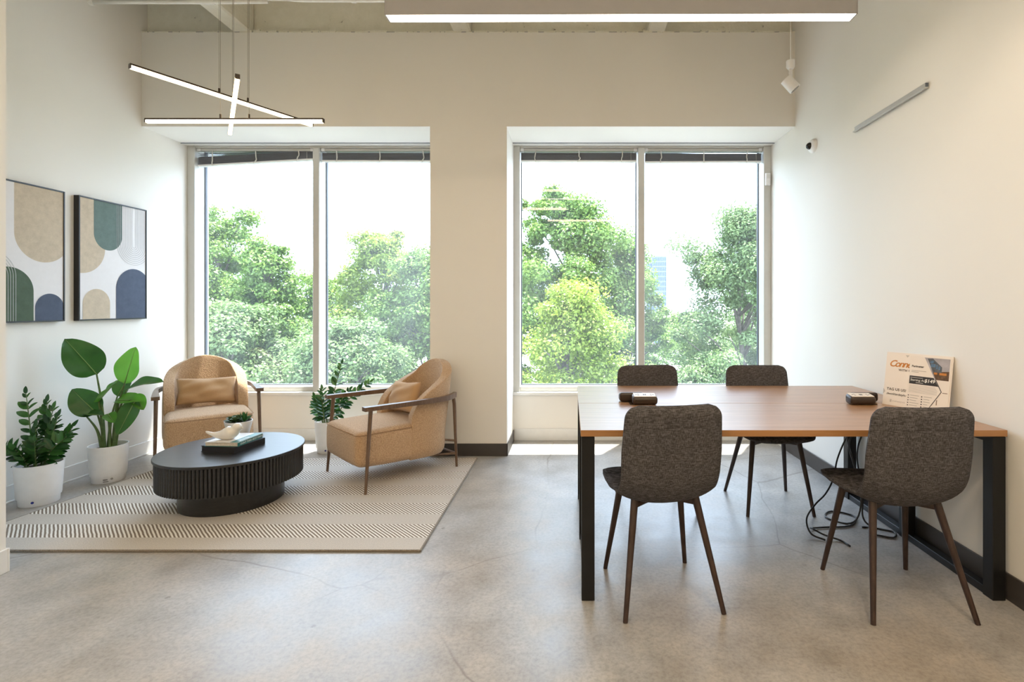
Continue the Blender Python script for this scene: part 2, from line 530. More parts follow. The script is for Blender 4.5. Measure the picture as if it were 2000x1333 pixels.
class MB:
    """collects shapes into one bmesh"""
    def __init__(s):
        s.bm = bmesh.new()

    def box(s, lo, hi, bev=0.0, seg=2, mtx=None):
        lo, hi = Vector(lo), Vector(hi)
        r = bmesh.ops.create_cube(s.bm, size=1.0)
        vs = r['verts']
        c, d = (lo + hi) / 2, hi - lo
        for v in vs:
            v.co = Vector((v.co.x * d.x, v.co.y * d.y, v.co.z * d.z)) + c
        if bev > 0:
            es = list({e for v in vs for e in v.link_edges})
            rb = bmesh.ops.bevel(s.bm, geom=es, offset=bev, segments=seg, affect='EDGES', profile=0.5)
            vs = list({v for v in rb['verts']} | {v for v in vs if v.is_valid})
        if mtx is not None:
            for v in vs:
                v.co = mtx @ v.co
        return s

    def cone(s, p0, p1, r0, r1, seg=14, caps=True, rot=0.0):
        p0, p1 = Vector(p0), Vector(p1)
        ax = (p1 - p0).normalized()
        q = ax.to_track_quat('Z', 'Y').to_matrix()
        rings = []
        for p, r in ((p0, r0), (p1, r1)):
            rings.append([s.bm.verts.new(p + q @ Vector((r * math.cos(2 * PI * i / seg + rot), r * math.sin(2 * PI * i / seg + rot), 0))) for i in range(seg)])
        for i in range(seg):
            s.bm.faces.new((rings[0][i], rings[0][(i + 1) % seg], rings[1][(i + 1) % seg], rings[1][i]))
        if caps:
            s.bm.faces.new(list(reversed(rings[0])))
            s.bm.faces.new(rings[1])
        return s

    def tube(s, pts, rad, seg=10, caps=True):
        pts = [Vector(p) for p in pts]
        n = len(pts)
        rads = rad if isinstance(rad, (list, tuple)) else [rad] * n
        rings = []
        up = None
        for i, p in enumerate(pts):
            t = (pts[min(i + 1, n - 1)] - pts[max(i - 1, 0)]).normalized()
            if up is None:
                up = Vector((0, 0, 1)) if abs(t.z) < 0.9 else Vector((1, 0, 0))
            a = t.cross(up).normalized()
            b = a.cross(t).normalized()
            up = b
            rings.append([s.bm.verts.new(p + (a * math.cos(2 * PI * k / seg) + b * math.sin(2 * PI * k / seg)) * rads[i]) for k in range(seg)])
        for i in range(n - 1):
            for k in range(seg):
                s.bm.faces.new((rings[i][k], rings[i][(k + 1) % seg], rings[i + 1][(k + 1) % seg], rings[i + 1][k]))
        if caps:
            s.bm.faces.new(list(reversed(rings[0])))
            s.bm.faces.new(rings[-1])
        return s

    def lathe(s, prof, seg=40, c=(0, 0, 0), close=False):
        rings = []
        for r, z in prof:
            rings.append([s.bm.verts.new((c[0] + r * math.cos(2 * PI * k / seg), c[1] + r * math.sin(2 * PI * k / seg), c[2] + z)) for k in range(seg)])
        n = len(rings)
        for i in range(n if close else n - 1):
            a, b = rings[i], rings[(i + 1) % n]
            for k in range(seg):
                s.bm.faces.new((a[k], a[(k + 1) % seg], b[(k + 1) % seg], b[k]))
        if not close:
            if prof[0][0] > 1e-4:
                s.bm.faces.new(list(reversed(rings[0])))
            if prof[-1][0] > 1e-4:
                s.bm.faces.new(rings[-1])
        return s

    def poly(s, pts, thick=None):
        vs = [s.bm.verts.new(p) for p in pts]
        f = s.bm.faces.new(vs)
        if thick:
            r = bmesh.ops.extrude_face_region(s.bm, geom=[f])
            for v in [g for g in r['geom'] if isinstance(g, bmesh.types.BMVert)]:
                v.co += Vector(thick)
        return s

    def build(s, name, mat, parent=None, smooth=False, angle=None):
        bmesh.ops.remove_doubles(s.bm, verts=s.bm.verts, dist=1e-6)
        bmesh.ops.recalc_face_normals(s.bm, faces=s.bm.faces)
        me = bpy.data.meshes.new(name)
        s.bm.to_mesh(me)
        s.bm.free()
        if smooth:
            me.polygons.foreach_set('use_smooth', [True] * len(me.polygons))
            if angle:
                try:
                    me.set_sharp_from_angle(angle=R(angle))
                except Exception:
                    pass
        me.materials.append(M[mat] if isinstance(mat, str) else mat)
        return link(bpy.data.objects.new(name, me), parent)


def bez(pts, n=24):
    """Catmull-Rom through pts"""
    P = [Vector(p) for p in pts]
    P = [P[0] * 2 - P[1]] + P + [P[-1] * 2 - P[-2]]
    out = []
    m = len(P) - 3
    for i in range(m):
        for k in range(n // m + 1):
            t = k / (n // m + 1)
            a, b, c, d = P[i:i + 4]
            out.append(0.5 * ((2 * b) + (c - a) * t + (2 * a - 5 * b + 4 * c - d) * t * t + (3 * b - a - 3 * c + d) * t ** 3))
    out.append(P[-2])
    return out


def copy_tree(o, parent=None):
    c = o.copy()
    COL.objects.link(c)
    c.parent = parent
    for ch in list(o.children):
        copy_tree(ch, c)
    return c


def struct(o):
    o['kind'] = 'structure'
    return o


# ================================================================== SETTING
XL, XR = -3.62, 1.89          # left and right walls
YP, YW, YG = 4.34, 4.84, 5.0  # front of pier, inner window wall, glass
ZS, ZT, ZC = 2.78, 3.58, 4.15 # soffit, top of drywall, deck
PL, PR = -1.188, -0.54        # pier sides
YB = -4.5                     # wall behind the camera

struct(MB().box((XL - 0.15, YB - 0.1, -0.2), (XR + 0.15, 5.1, 0.0)).build('floor', 'floor'))
struct(MB().box((XL - 0.15, 2.3, 0.0), (XL, 5.14, ZC)).build('wall_left', 'wall'))
struct(MB().box((XL - 0.15, YB, 0.0), (-2.69, 2.45, ZC)).build('wall_left_stub', 'wall'))
struct(MB().box((XR, YB, 0.0), (XR + 0.15, 5.14, ZC)).build('wall_right', 'wall'))
struct(MB().box((XL - 0.15, YB - 0.12, 0.0), (XR + 0.15, YB, ZC)).build('wall_front', 'wall'))
wb = MB()
wb.box((XL, YP, ZS), (XR, 4.775, ZT))                # drywall above the windows
wb.box((XL, 4.775, ZS - 0.004), (XR, 5.06, ZT))
wback = struct(wb.build('wall_back', 'wall'))
struct(MB().box((PL, YP, 0.0), (PR, 5.06, ZS)).build('wall_pier', 'wall'))                       # pier between the windows
struct(MB().box((XL, YW, 0.0), (PL, 5.06, 0.44)).build('wall_under_window_left', 'wall'))        # low walls under the windows
struct(MB().box((PR, YW, 0.0), (XR, 5.06, 0.44)).build('wall_under_window_right', 'wall'))
struct(MB().box((XL, 4.7715, ZS - 0.006), (PL, 4.776, ZS)).box((PR, 4.7715, ZS - 0.006), (XR, 4.776, ZS)).build('soffit_shadow_strip', 'gasket'))  # dark strip painted in for the shade of the soffit's shadow gap
struct(MB().box((XL, YP + 0.06, ZT), (XR, 5.06, ZC)).build('wall_back_upper', 'rough'))
# ragged edge where the drywall stops below the concrete
random.seed(4)
rg = MB()
x = XL
while x < XR - 0.01:
    w = random.uniform(0.02, 0.14)
    hgt = random.choice([0.002, 0.004, 0.006, 0.012, 0.02]) * random.uniform(0.4, 1.0)
    rg.box((x, YP - 0.004, ZT - 0.006), (min(x + w, XR), YP + 0.06, ZT + hgt))
    x += w * random.uniform(1.0, 1.6)
struct(rg.build('trim_2', 'rough'))
struct(MB().box((XL, YP - 0.0015, ZT - 0.004), (XR, YP + 0.01, ZT - 0.001)).build('trim_3', 'gasket'))
ceil = struct(MB().box((XL - 0.15, YB - 0.1, ZC), (XR + 0.15, 5.1, ZC + 0.15)).build('ceiling', 'rough'))
for cx in (-2.78, -0.92, 0.72):
    o = MB().box((cx - 0.075, YB, ZT - 0.0), (cx + 0.075, YP + 0.06, ZC), 0.012, 1).build('ceiling_rib', 'rough', ceil)
# baseboards
struct(MB().box((PL - 0.006, YP - 0.008, 0), (PR + 0.008, YP, 0.105), 0.002, 1).box((PR, YP - 0.008, 0), (PR + 0.008, YW - 0.02, 0.105), 0.002, 1).build('baseboard_pier', 'dark_base'))
struct(MB().box((XR - 0.010, YB, 0), (XR, 4.60, 0.115), 0.002, 1).build('baseboard_right', 'dark_base'))
struct(MB().box((XL, 2.45, 0), (XL + 0.010, YW, 0.112), 0.002, 1).box((XL, 2.45, 0), (XL + 0.016, YW, 0.012), 0.002, 1).build('baseboard_left', 'white_trim'))
struct(MB().box((-2.69, YB, 0), (-2.68, 2.45, 0.112), 0.002, 1).box((XL, 2.45, 0), (-2.68, 2.46, 0.112), 0.002, 1).build('baseboard_stub', 'white_trim'))
struct(MB().box((XL + 0.012, YW - 0.012, 0), (PL, YW, 0.112), 0.002, 1).build('baseboard_window', 'white_trim'))
struct(MB().box((PR + 0.012, YW - 0.012, 0), (XR, YW, 0.112), 0.002, 1).build('baseboard_window_right', 'white_trim'))


def window(n, x0, x1, xm):
    """frame with one mullion and two panes; xm = mullion centre"""
    z0, z1 = 0.455, ZS - 0.004
    yf, yb = 4.852, 5.04
    fr = MB()
    jw = 0.07
    fr.box((x0, yf, z0), (x0 + jw, yb, z1), 0.004, 1)
    fr.box((x1 - jw, yf, z0), (x1, yb, z1), 0.004, 1)
    fr.box((x0 + jw, yf + 0.01, z1 - 0.014), (x1 - jw, yb, z1), 0.003, 1)
    fr.box((x0 + jw, yf + 0.02, z0), (x1 - jw, yb, z0 + 0.045), 0.003, 1)
    f = struct(fr.build('window_%d' % n, 'frame'))
    MB().box((xm - 0.031, yf, z0), (xm + 0.031, yb, z1 - 0.014), 0.004, 1).build('mullion', 'frame', f)
    MB().box((x0, YW - 0.022, 0.425), (x1, 5.04, 0.456), 0.005, 1).build('sill', 'sill', f)
    for a, b in ((x0 + jw, xm - 0.031), (xm + 0.031, x1 - jw)):
        g = MB()
        t = 0.007
        g.box((a, YG - 0.012, z0 + 0.045), (a + t, YG + 0.02, z1 - 0.014))
        g.box((b - t, YG - 0.012, z0 + 0.045), (b, YG + 0.02, z1 - 0.014))
        g.box((a + t, YG - 0.012, z0 + 0.045), (b - t, YG + 0.02, z0 + 0.045 + t))
        g.box((a + t, YG - 0.012, z1 - 0.014 - t), (b - t, YG + 0.02, z1 - 0.014))
        gk = g.build('gasket', 'gasket', f)
        MB().box((a + t * 0.6, YG, z0 + 0.05), (b - t * 0.6, YG + 0.006, z1 - 0.018)).build('pane', 'glass', f)
    return f


window(1, XL, PL, -2.405)
window(2, PR - 0.012, XR, 0.665)

# outside ground
struct(MB().box((-150, 6.0, -4.7), (150, 400, -4.5)).build('ground_outside', 'paving'))


# ================================================================== FURNITURE
def grid_mesh(name, P, mat, parent=None, mods=(), closed_u=False):
    """P[i][j] -> mesh of quads"""
    ni, nj = len(P), len(P[0])
    v = [p for row in P for p in row]
    f = []
    for i in range(ni - (0 if closed_u else 1)):
        for j in range(nj - 1):
            a, b = i * nj + j, ((i + 1) % ni) * nj + j
            f.append((a, b, b + 1, a + 1))
    return mobj(name, v, f, mat, parent, True)


def subsurf(o, lv=2):
    m = o.modifiers.new('smooth', 'SUBSURF')
    m.levels = lv
    m.render_levels = lv


def interp(tab, x):
    xs = [t[0] for t in tab]
    return [float(np.interp(x, xs, [t[k] for t in tab])) for k in range(1, len(tab[0]))]


def smoothcurve(pts, n):
    c = bez(pts, n * 4)
    L = [0]
    for a, b in zip(c, c[1:]):
        L.append(L[-1] + (b - a).length)
    out = []
    for i in range(n):
        s = L[-1] * i / (n - 1)
        out.append(Vector([float(np.interp(s, L, [p[k] for p in c])) for k in range(3)]))
    return out


# ---- grey dining chair (local: front towards -y, origin on floor) ----
def make_dining_chair():
    t = empty('dining_chair')
    prof = smoothcurve([(0, -0.245, 0.452), (0, -0.19, 0.466), (0, -0.08, 0.456), (0, 0.04, 0.442), (0, 0.115, 0.456), (0, 0.158, 0.515),
                        (0, 0.178, 0.60), (0, 0.192, 0.70), (0, 0.205, 0.79), (0, 0.214, 0.862)], 76)
    L = [0]
    for a, b in zip(prof, prof[1:]):
        L.append(L[-1] + (b - a).length)
    tot = L[-1]
    hw = [(0, 0.205), (0.10, 0.222), (0.30, 0.226), (0.48, 0.214), (0.58, 0.212), (0.75, 0.214), (1.0, 0.203)]
    nu = 21
    corner = 0.055

    def shell(off):
        P = []
        for i, p in enumerate(prof):
            q = prof[min(i + 1, len(prof) - 1)] - prof[max(i - 1, 0)]
            q.normalize()
            nrm = Vector((0, -q.z, q.y))    # towards the sitter
            s = L[i] / tot
            h = interp(hw, s)[0]
            de = min(L[i], tot - L[i])
            if de < corner:
                h -= corner - math.sqrt(max(0, corner ** 2 - (corner - de) ** 2))
            seat = max(0.0, 1 - abs(s - 0.40) / 0.22)
            cup = 0.012 + 0.030 * seat
            row = []
            for k in range(nu):
                u = -1 + 2 * k / (nu - 1)
                edge = (1 - abs(u) ** 5) * min(1, de / 0.03) ** 0.5
                th = off * (0.25 + 0.75 * max(0, edge))
                row.append(Vector((u * h, p.y, p.z)) + nrm * (cup * u * u + th))
            P.append(row)
        return P
    A, B = shell(0.022), shell(-0.022)
    ni = len(A)
    v = [p for r in A for p in r] + [p for r in B for p in r]
    N = ni * nu
    f = []
    for i in range(ni - 1):
        for k in range(nu - 1):
            a = i * nu + k
            f.append((a, a + nu, a + nu + 1, a + 1))
            f.append((N + a, N + a + 1, N + a + nu + 1, N + a + nu))
    ring = [k for k in range(nu)] + [i * nu + nu - 1 for i in range(1, ni)] + [(ni - 1) * nu + k for k in range(nu - 2, -1, -1)] + [i * nu for i in range(ni - 2, 0, -1)]
    for a, b in zip(ring, ring[1:] + ring[:1]):
        f.append((a, b, N + b, N + a))
    # split seat / backrest so each is its own part
    cut = 35
    def part(name, i0, i1):
        idx = {}
        vv, ff = [], []
        for face in f:
            rows = [(q % N) // nu for q in face]
            if min(rows) >= i0 and max(rows) <= i1:
                ff.append([idx.setdefault(q, len(idx)) for q in face])
        vv = [None] * len(idx)
        for q, k in idx.items():
            vv[k] = v[q]
        o = mobj(name, vv, ff, 'tweed', t, True)
        bm = bmesh.new()
        bm.from_mesh(o.data)
        bmesh.ops.recalc_face_normals(bm, faces=bm.faces)
        bm.to_mesh(o.data)
        bm.free()
        return o
    part('seat', 0, cut)
    part('backrest', cut, ni - 1)
    for sx in (-1, 1):
        MB().cone((sx * 0.142, -0.135, 0.435), (sx * 0.2, -0.215, 0), 0.0165, 0.010, 16).build('leg', 'dark_wood', t, True, 40)
        MB().cone((sx * 0.135, 0.085, 0.440), (sx * 0.208, 0.215, 0), 0.0165, 0.010, 16).build('leg', 'dark_wood', t, True, 40)
    for a, b in (((-0.140, -0.130, 0.418), (0.130, 0.082, 0.418)), ((0.140, -0.130, 0.418), (-0.130, 0.082, 0.418))):
        MB().cone(a, b, 0.014, 0.014, 4, True, PI / 4).build('seat_brace', 'dark_wood', t)
    return t


chair = make_dining_chair()
CH = [((0.394, 2.30), R(180 + 8), 'grey tweed dining chair nearest the camera, at the left end of the desk front'),
      ((1.41, 2.26), R(180), 'grey tweed dining chair nearest the camera, beside the right wall with cables behind its legs'),
      ((0.545, 3.31), R(7), 'grey tweed dining chair on the window side, the left one of the two'),
      ((1.262, 3.305), R(0), 'grey tweed dining chair on the window side, closest to the right wall')]
for i, ((x, y), rz, lab) in enumerate(CH):
    c = chair if i == 0 else copy_tree(chair)
    c.location = (x, y, 0)
    c.rotation_euler = (0, 0, rz)
    tag(c, lab, 'chair', 'dining chairs around the desk')


# ---- bench desk: two tops back to back on black square-tube frames ----
def make_desk():
    x0, x1, y0, y1 = 0.042, 1.872, 2.205, 3.425
    ym = 2.815
    t = empty('bench_desk', (0, 0, 0))
    zt = 0.735
    for a, b in ((y0, ym - 0.002), (ym + 0.002, y1)):
        o = MB().box((x0, a, zt - 0.028), (x1, b, zt), 0.0012, 1).build('tabletop', 'top', t)
        o.data.materials.append(M['top_edge'])
        for p in o.data.polygons:
            if abs(p.normal.z) < 0.5:
                p.material_index = 1
    s = 0.056
    for xs in (x0 + 0.004, x1 - 0.004 - s):
        for yy in (y0 + 0.004, ym - s / 2, y1 - 0.004 - s):
            MB().box((xs, yy, 0.0), (xs + s, yy + s, zt - 0.030), 0.002, 1).build('leg', 'steel', t)
        for a, b in ((y0 + 0.004 + s, ym - s / 2), (ym + s / 2, y1 - 0.004 - s)):
            MB().box((xs + 0.006, a, zt - 0.06), (xs + s - 0.006, b, zt - 0.030), 0.002, 1).build('top_rail', 'steel', t)
            MB().box((xs + 0.006, a, 0.0), (xs + s - 0.006, b, 0.035), 0.002, 1).build('floor_rail', 'steel', t)
    for yy in (y0 + 0.20, y1 - 0.24):
        MB().box((x0 + s, yy, zt - 0.055), (x1 - s, yy + 0.04, zt - 0.0285), 0.002, 1).build('crossbar', 'steel', t)
    tag(t, 'long walnut-topped bench desk on black square steel legs against the right wall', 'desk')


make_desk()


# ---- power modules on the desk ----
def power_module(x, y, mirror, label):
    t = empty('power_outlet_module', (x, y, 0.735))
    s = -1 if mirror else 1
    w, d, h = 0.068, 0.036, 0.050
    def shell(name, cx, cy, parent):
        b = MB()
        b.box((cx - w, cy - d, 0.002), (cx + w, cy + d, h), 0.016, 4)
        # slope the top towards the sitter
        for v in b.bm.verts:
            if v.co.z > 0.03:
                k = (v.co.y - cy) / d
                v.co.z += 0.006 * (k if cy < 0.02 else -k)
        return b.build(name, 'bronze', parent, True, 45)
    a = shell('housing', 0, 0, t)
    pl = MB().box((-w + 0.009, -d + 0.007, -0.001), (w - 0.009, d - 0.007, 0.003), 0.0012, 1)
    rot = Matrix.Translation((0, 0, h - 0.001)) @ Matrix.Rotation(math.atan2(0.012, 2 * d), 4, 'X')
    for v in pl.bm.verts:
        v.co = rot @ v.co
    p = pl.build('faceplate', 'outlet', a)
    def holes(name, fn):
        hol = MB()
        fn(hol)
        for v in hol.bm.verts:
            v.co = rot @ v.co
        hol.build(name, 'black', p)
    for sx in (-1, 1):
        for dy in (-0.008, 0.008):
            holes('socket_slot', lambda b: b.box((sx * 0.034 - 0.005, dy - 0.0016, 0.0028), (sx * 0.034 + 0.005, dy + 0.0016, 0.0036)))
        holes('socket_ground', lambda b: b.cone((sx * 0.046, 0, 0.0028), (sx * 0.046, 0, 0.0036), 0.0035, 0.0035, 10))
    for a0 in (-0.008, 0.0012):
        holes('usb_port', lambda b: b.box((a0, -0.008, 0.0028), (a0 + 0.0068, 0.008, 0.0036)))
    shell('rear_housing', -s * 0.062, 0.085, t)
    MB().box((-s * 0.03 - 0.05, -0.02, 0.0), (-s * 0.03 + 0.05, 0.10, 0.004), 0.001, 1).build('base_plate', 'bronze', t)
    tag(t, label, 'power outlet', 'desk power modules')


power_module(0.398, 2.785, False, 'dark bronze pop-up power outlet module near the left end of the desk')
power_module(1.568, 2.785, True, 'dark bronze pop-up power outlet module beside the tent card sign')


# ---- tent card sign ----
def text_mesh(name, body, size, mat, parent, mtx, shear=0.0, offset=0.0, space=1.0, align='LEFT'):
    cu = bpy.data.curves.new(name, 'FONT')
    cu.body = body
    cu.size = size
    cu.shear = shear
    cu.offset = offset
    cu.space_character = space
    cu.align_x = align
    cu.resolution_u = 3
    tmp = bpy.data.objects.new('tmp_text', cu)
    COL.objects.link(tmp)
    dg = bpy.context.evaluated_depsgraph_get()
    dg.update()
    me = bpy.data.meshes.new_from_object(tmp.evaluated_get(dg))
    bpy.data.objects.remove(tmp, do_unlink=True)
    bpy.data.curves.remove(cu)
    me.name = name
    me.materials.clear()
    me.materials.append(M[mat])
    o = bpy.data.objects.new(name, me)
    link(o, parent)
    o.matrix_local = mtx
    return o


def make_sign():
    # face plane: local u along the card, v up the card, n out of it
    p0, p1 = Vector((1.690, 2.795, 0.735)), Vector((1.842, 2.510, 0.735))
    Wd = (p1 - p0).length
    H = 0.285
    t = empty('tent_card_sign', p0)
    u = (p1 - p0).normalized()
    out = Vector((u.y, -u.x, 0))
    out = Vector((-abs(out.x), -abs(out.y), 0)).normalized()    # towards the camera side
    lean = 0.17
    v = (Vector((0, 0, 1)) * math.cos(lean) - out * math.sin(lean)).normalized()
    n = u.cross(v).normalized()
    if n.dot(out) < 0:
        n = -n
    B = Matrix((u, v, n)).transposed().to_4x4()
    # front sheet
    fr = MB().box((0, 0, -0.004), (Wd, H, 0.0), 0.0008, 1)
    for q in fr.bm.verts:
        q.co = B @ q.co
    front = fr.build('front_panel', 'paper', t)
    # rear sheet leaning back to the table
    apex_z = H * math.cos(lean)
    v2 = (Vector((0, 0, 1)) * apex_z - out * (H * math.sin(lean))) - (-out * 0.0)
    foot = -out * (H * math.sin(lean) + 0.030)
    top = v * H
    k = top - foot
    rb = MB()
    q = [foot, foot + u * Wd, top + u * Wd, top]
    rb.poly([a - out * 0.0045 for a in q], -out * 0.003)
    rb.build('rear_panel', 'paper', t)
    def at(x, y, dz=0.0006):
        return Matrix.Translation(B @ Vector((x * Wd, y * H, dz))) @ B
    def quad(name, pts, mat, dz=0.0004):
        m = MB()
        m.poly([B @ Vector((a * Wd, b * H, dz)) for a, b in pts])
        return m.build(name, mat, front)
    # left printed half
    text_mesh('lettering', 'Conne', 0.049, 'gold', front, at(0.05, 0.735), 0.35, 0.0009, 0.80)
    text_mesh('lettering', 'WITH U', 0.0155, 'ink', front, at(0.215, 0.66), 0, 0.0004, 1.15)
    text_mesh('lettering', 'TAG US US!', 0.0185, 'ink', front, at(0.055, 0.285), 0, 0.0004, 1.05)
    text_mesh('lettering', '#workhardstayhu', 0.0175, 'ink', front, at(0.055, 0.20), 0.3, 0.0, 0.80)
    text_mesh('lettering', 'EXPANSIVE', 0.0105, 'grey_ink', front, at(0.165, 0.075), 0, 0, 1.25)
    quad('emblem', [(0.12, 0.065), (0.15, 0.065), (0.15, 0.115), (0.12, 0.115)], 'lt_ink')
    quad('ornament', [(0.0, 0.20), (0.035, 0.25), (0.0, 0.31)], 'lt_ink')
    quad('ornament', [(0.305, 0.965), (0.335, 0.92), (0.365, 0.965)], 'lt_ink')
    # flyer in a clear sleeve over the right half
    fl = MB().box((0.385 * Wd, 0.0, 0.0008), (0.985 * Wd, 0.965 * H, 0.0028), 0.0004, 1)
    for q in fl.bm.verts:
        q.co = B @ q.co
    flyer = fl.build('flyer', 'gloss_paper', front)
    z1, z2, z3 = 0.0031, 0.0034, 0.0037
    def fq(pts, mat, dz):
        m = MB()
        m.poly([B @ Vector((a * Wd, b * H, dz)) for a, b in pts])
        return m.build('print', mat, flyer)
    fq([(0.40, 0.60), (0.755, 0.60), (0.83, 0.455), (0.40, 0.455)], 'ink', z1)
    fq([(0.60, 0.95), (0.965, 0.95), (0.965, 0.57), (0.775, 0.57)], 'sky_print', z1)
    fq([(0.645, 0.935), (0.72, 0.945), (0.80, 0.86), (0.86, 0.80), (0.86, 0.70), (0.735, 0.70)], 'bldg_print', z2)
    for (a, b, c, d) in ((0.69, 0.90, 0.735, 0.86), (0.70, 0.845, 0.765, 0.79), (0.775, 0.83, 0.80, 0.76), (0.81, 0.81, 0.835, 0.75)):
        fq([(a, b), (c, b), (c, d), (a, d)], 'blue_print', z3)
    for (a, b, c, d) in ((0.755, 0.70, 0.80, 0.665), (0.83, 0.70, 0.93, 0.66)):
        fq([(a, b), (c, b), (c, d), (a, d)], 'gold', z3)
    fq([(0.735, 0.70), (0.965, 0.735), (0.965, 0.57), (0.785, 0.57)], 'brown_print', z2 - 0.0002)
    fq([(0.775, 0.57), (0.79, 0.57), (0.885, 0.37), (0.70, 0.0), (0.69, 0.0), (0.873, 0.37)], 'ink', z2)
    fq([(0.895, 0.36), (0.965, 0.36), (0.965, 0.35), (0.895, 0.35)], 'brown_print', z2)
    fq([(0.82, 0.22), (0.83, 0.22), (0.83, 0.13), (0.82, 0.13)], 'brown_print', z2)
    for k in range(3):
        fq([(0.84 + 0.035 * k, 0.03 + 0.008 * k), (0.86 + 0.035 * k, 0.03), (0.865 + 0.035 * k, 0.06), (0.845 + 0.035 * k, 0.065 - 0.006 * k)], ('ink', 'brown_print', 'blue_print')[k], z2)
    for r in range(7):                                   # paragraph lines
        yy = 0.435 - r * 0.021
        fq([(0.405, yy), (0.79 + 0.012 * r if r < 4 else 0.82, yy), (0.79 + 0.012 * r if r < 4 else 0.82, yy - 0.008), (0.405, yy - 0.008)], 'lt_ink', z1)
    for r in range(5):                                   # bullet lists
        yy = 0.25 - r * 0.045
        fq([(0.40, yy), (0.415, yy), (0.415, yy - 0.018), (0.40, yy - 0.018)], 'ink', z1)
        fq([(0.43, yy), (0.57 - 0.02 * (r % 3), yy), (0.57 - 0.02 * (r % 3), yy - 0.008), (0.43, yy - 0.008)], 'grey_ink', z1)
        fq([(0.60, yy), (0.618, yy), (0.618, yy - 0.02), (0.60, yy - 0.02)], 'ink', z1)
        fq([(0.635, yy), (0.755 - 0.02 * (r % 2) - 0.012 * r, yy), (0.755 - 0.02 * (r % 2) - 0.012 * r, yy - 0.008), (0.635, yy - 0.008)], 'grey_ink', z1)
    def ft(body, size, mat, x, y, **k):
        return text_mesh('lettering', body, size, mat, flyer, Matrix.Translation(B @ Vector((x * Wd, y * H, z3))) @ B, **k)
    ft('Perimeter', 0.0145, 'ink', 0.42, 0.76, offset=0.0004, space=1.0)
    fq([(0.42, 0.70), (0.64, 0.70), (0.64, 0.692), (0.42, 0.692)], 'grey_ink', z1)
    fq([(0.42, 0.675), (0.53, 0.675), (0.53, 0.667), (0.42, 0.667)], 'grey_ink', z1)
    ft('Starting At', 0.0155, 'white_ink', 0.415, 0.51, shear=0.15)
    ft('$149', 0.024, 'white_ink', 0.625, 0.505, offset=0.0005, shear=0.15)
    fq([(0.415, 0.573), (0.60, 0.573), (0.60, 0.567), (0.415, 0.567)], 'white_ink', z2)
    fq([(0.50, 0.485), (0.61, 0.485), (0.61, 0.479), (0.50, 0.479)], 'white_ink', z2)
    tag(t, 'white tent card sign with amber script and an overlapping flyer on the desk', 'sign')


M['sky_print'] = plain('printed_dusk_sky', (0.40, 0.39, 0.44, 1), 0.5, noise=0.2)
M['bldg_print'] = plain('printed_building', (0.10, 0.115, 0.14, 1), 0.5, noise=0.3, nscale=90)
M['blue_print'] = plain('printed_blue_glass', (0.10, 0.19, 0.32, 1), 0.5, noise=0.3, nscale=90)
M['brown_print'] = plain('printed_brown', (0.12, 0.07, 0.04, 1), 0.5, noise=0.4, nscale=70)
make_sign()


# ---- cables under the desk ----
def cable(name, pts, label, r=0.0048):
    o = MB().tube(bez(pts, 60), r, 8).build(name, 'cable', None, True)
    tag(o, label, 'cable', 'power cables under the desk')
    return o


cable('power_cable', [(1.56, 2.84, 0.70), (1.57, 2.92, 0.62), (1.60, 2.98, 0.50), (1.645, 3.0, 0.36), (1.68, 2.98, 0.2), (1.655, 2.96, 0.06), (1.60, 2.98, 0.006),
                      (1.52, 3.07, 0.006), (1.60, 3.16, 0.006), (1.70, 3.08, 0.006), (1.60, 2.95, 0.006), (1.45, 2.93, 0.006), (1.36, 2.91, 0.01), (1.34, 2.86, 0.03), (1.38, 2.80, 0.02), (1.45, 2.765, 0.006), (1.465, 2.70, 0.006)],
      'black cable with the wide loop reaching furthest left across the floor')
cable('power_cable', [(1.60, 2.84, 0.70), (1.625, 2.90, 0.6), (1.60, 2.96, 0.48), (1.66, 3.02, 0.34), (1.70, 3.0, 0.18), (1.685, 2.97, 0.05), (1.72, 2.93, 0.006), (1.80, 2.87, 0.006), (1.755, 2.80, 0.006), (1.68, 2.83, 0.006)],
      'black cable curling into a small loop behind the right chair')
cable('power_cable', [(1.62, 2.84, 0.70), (1.66, 2.98, 0.60), (1.63, 3.05, 0.48), (1.58, 3.05, 0.36), (1.53, 3.0, 0.26), (1.46, 2.95, 0.19), (1.375, 2.90, 0.145), (1.315, 2.87, 0.08), (1.315, 2.82, 0.02), (1.37, 2.77, 0.006)],
      'black cable sagging from the desk in the big open arc')
cable('power_cable', [(1.66, 2.84, 0.70), (1.69, 2.93, 0.6), (1.675, 3.0, 0.45), (1.70, 3.04, 0.3), (1.74, 3.0, 0.12), (1.73, 2.96, 0.006), (1.66, 2.93, 0.006)],
      'black cable hanging straightest and closest to the wall')


# ---- linear pendant light over the desk ----
def make_pendant():
    t = empty('linear_pendant_light', (0.252, 2.70, 2.775), R(-0.9))
    t.rotation_euler = (0, R(0.35), R(-0.9))
    L, w, h = 1.22, 0.037, 0.098
    b = MB()
    b.box((-L, -w, 0.004), (L, -w + 0.004, h), 0.001, 1)
    b.box((-L, w - 0.004, 0.004), (L, w, h), 0.001, 1)
    b.box((-L, -w + 0.004, h - 0.004), (L, w - 0.004, h))
    b.build('housing', 'fixture', t)
    for s in (-1, 1):
        MB().box((s * L - 0.004, -w, 0.003), (s * L + 0.004, w, h), 0.001, 1).build('end_cap', 'fixture', t)
    MB().box((-L + 0.004, -w + 0.004, 0.004), (L - 0.004, w - 0.004, 0.012)).build('diffuser', 'led_panel', t)
    for s in (-0.8, 0.8):
        MB().cone((s, 0, h), (s, 0, 1.30), 0.0015, 0.0015, 6).build('suspension_cable', 'wire', t)
    tag(t, 'long grey linear pendant light with a glowing white underside over the desk', 'pendant light')


make_pendant()


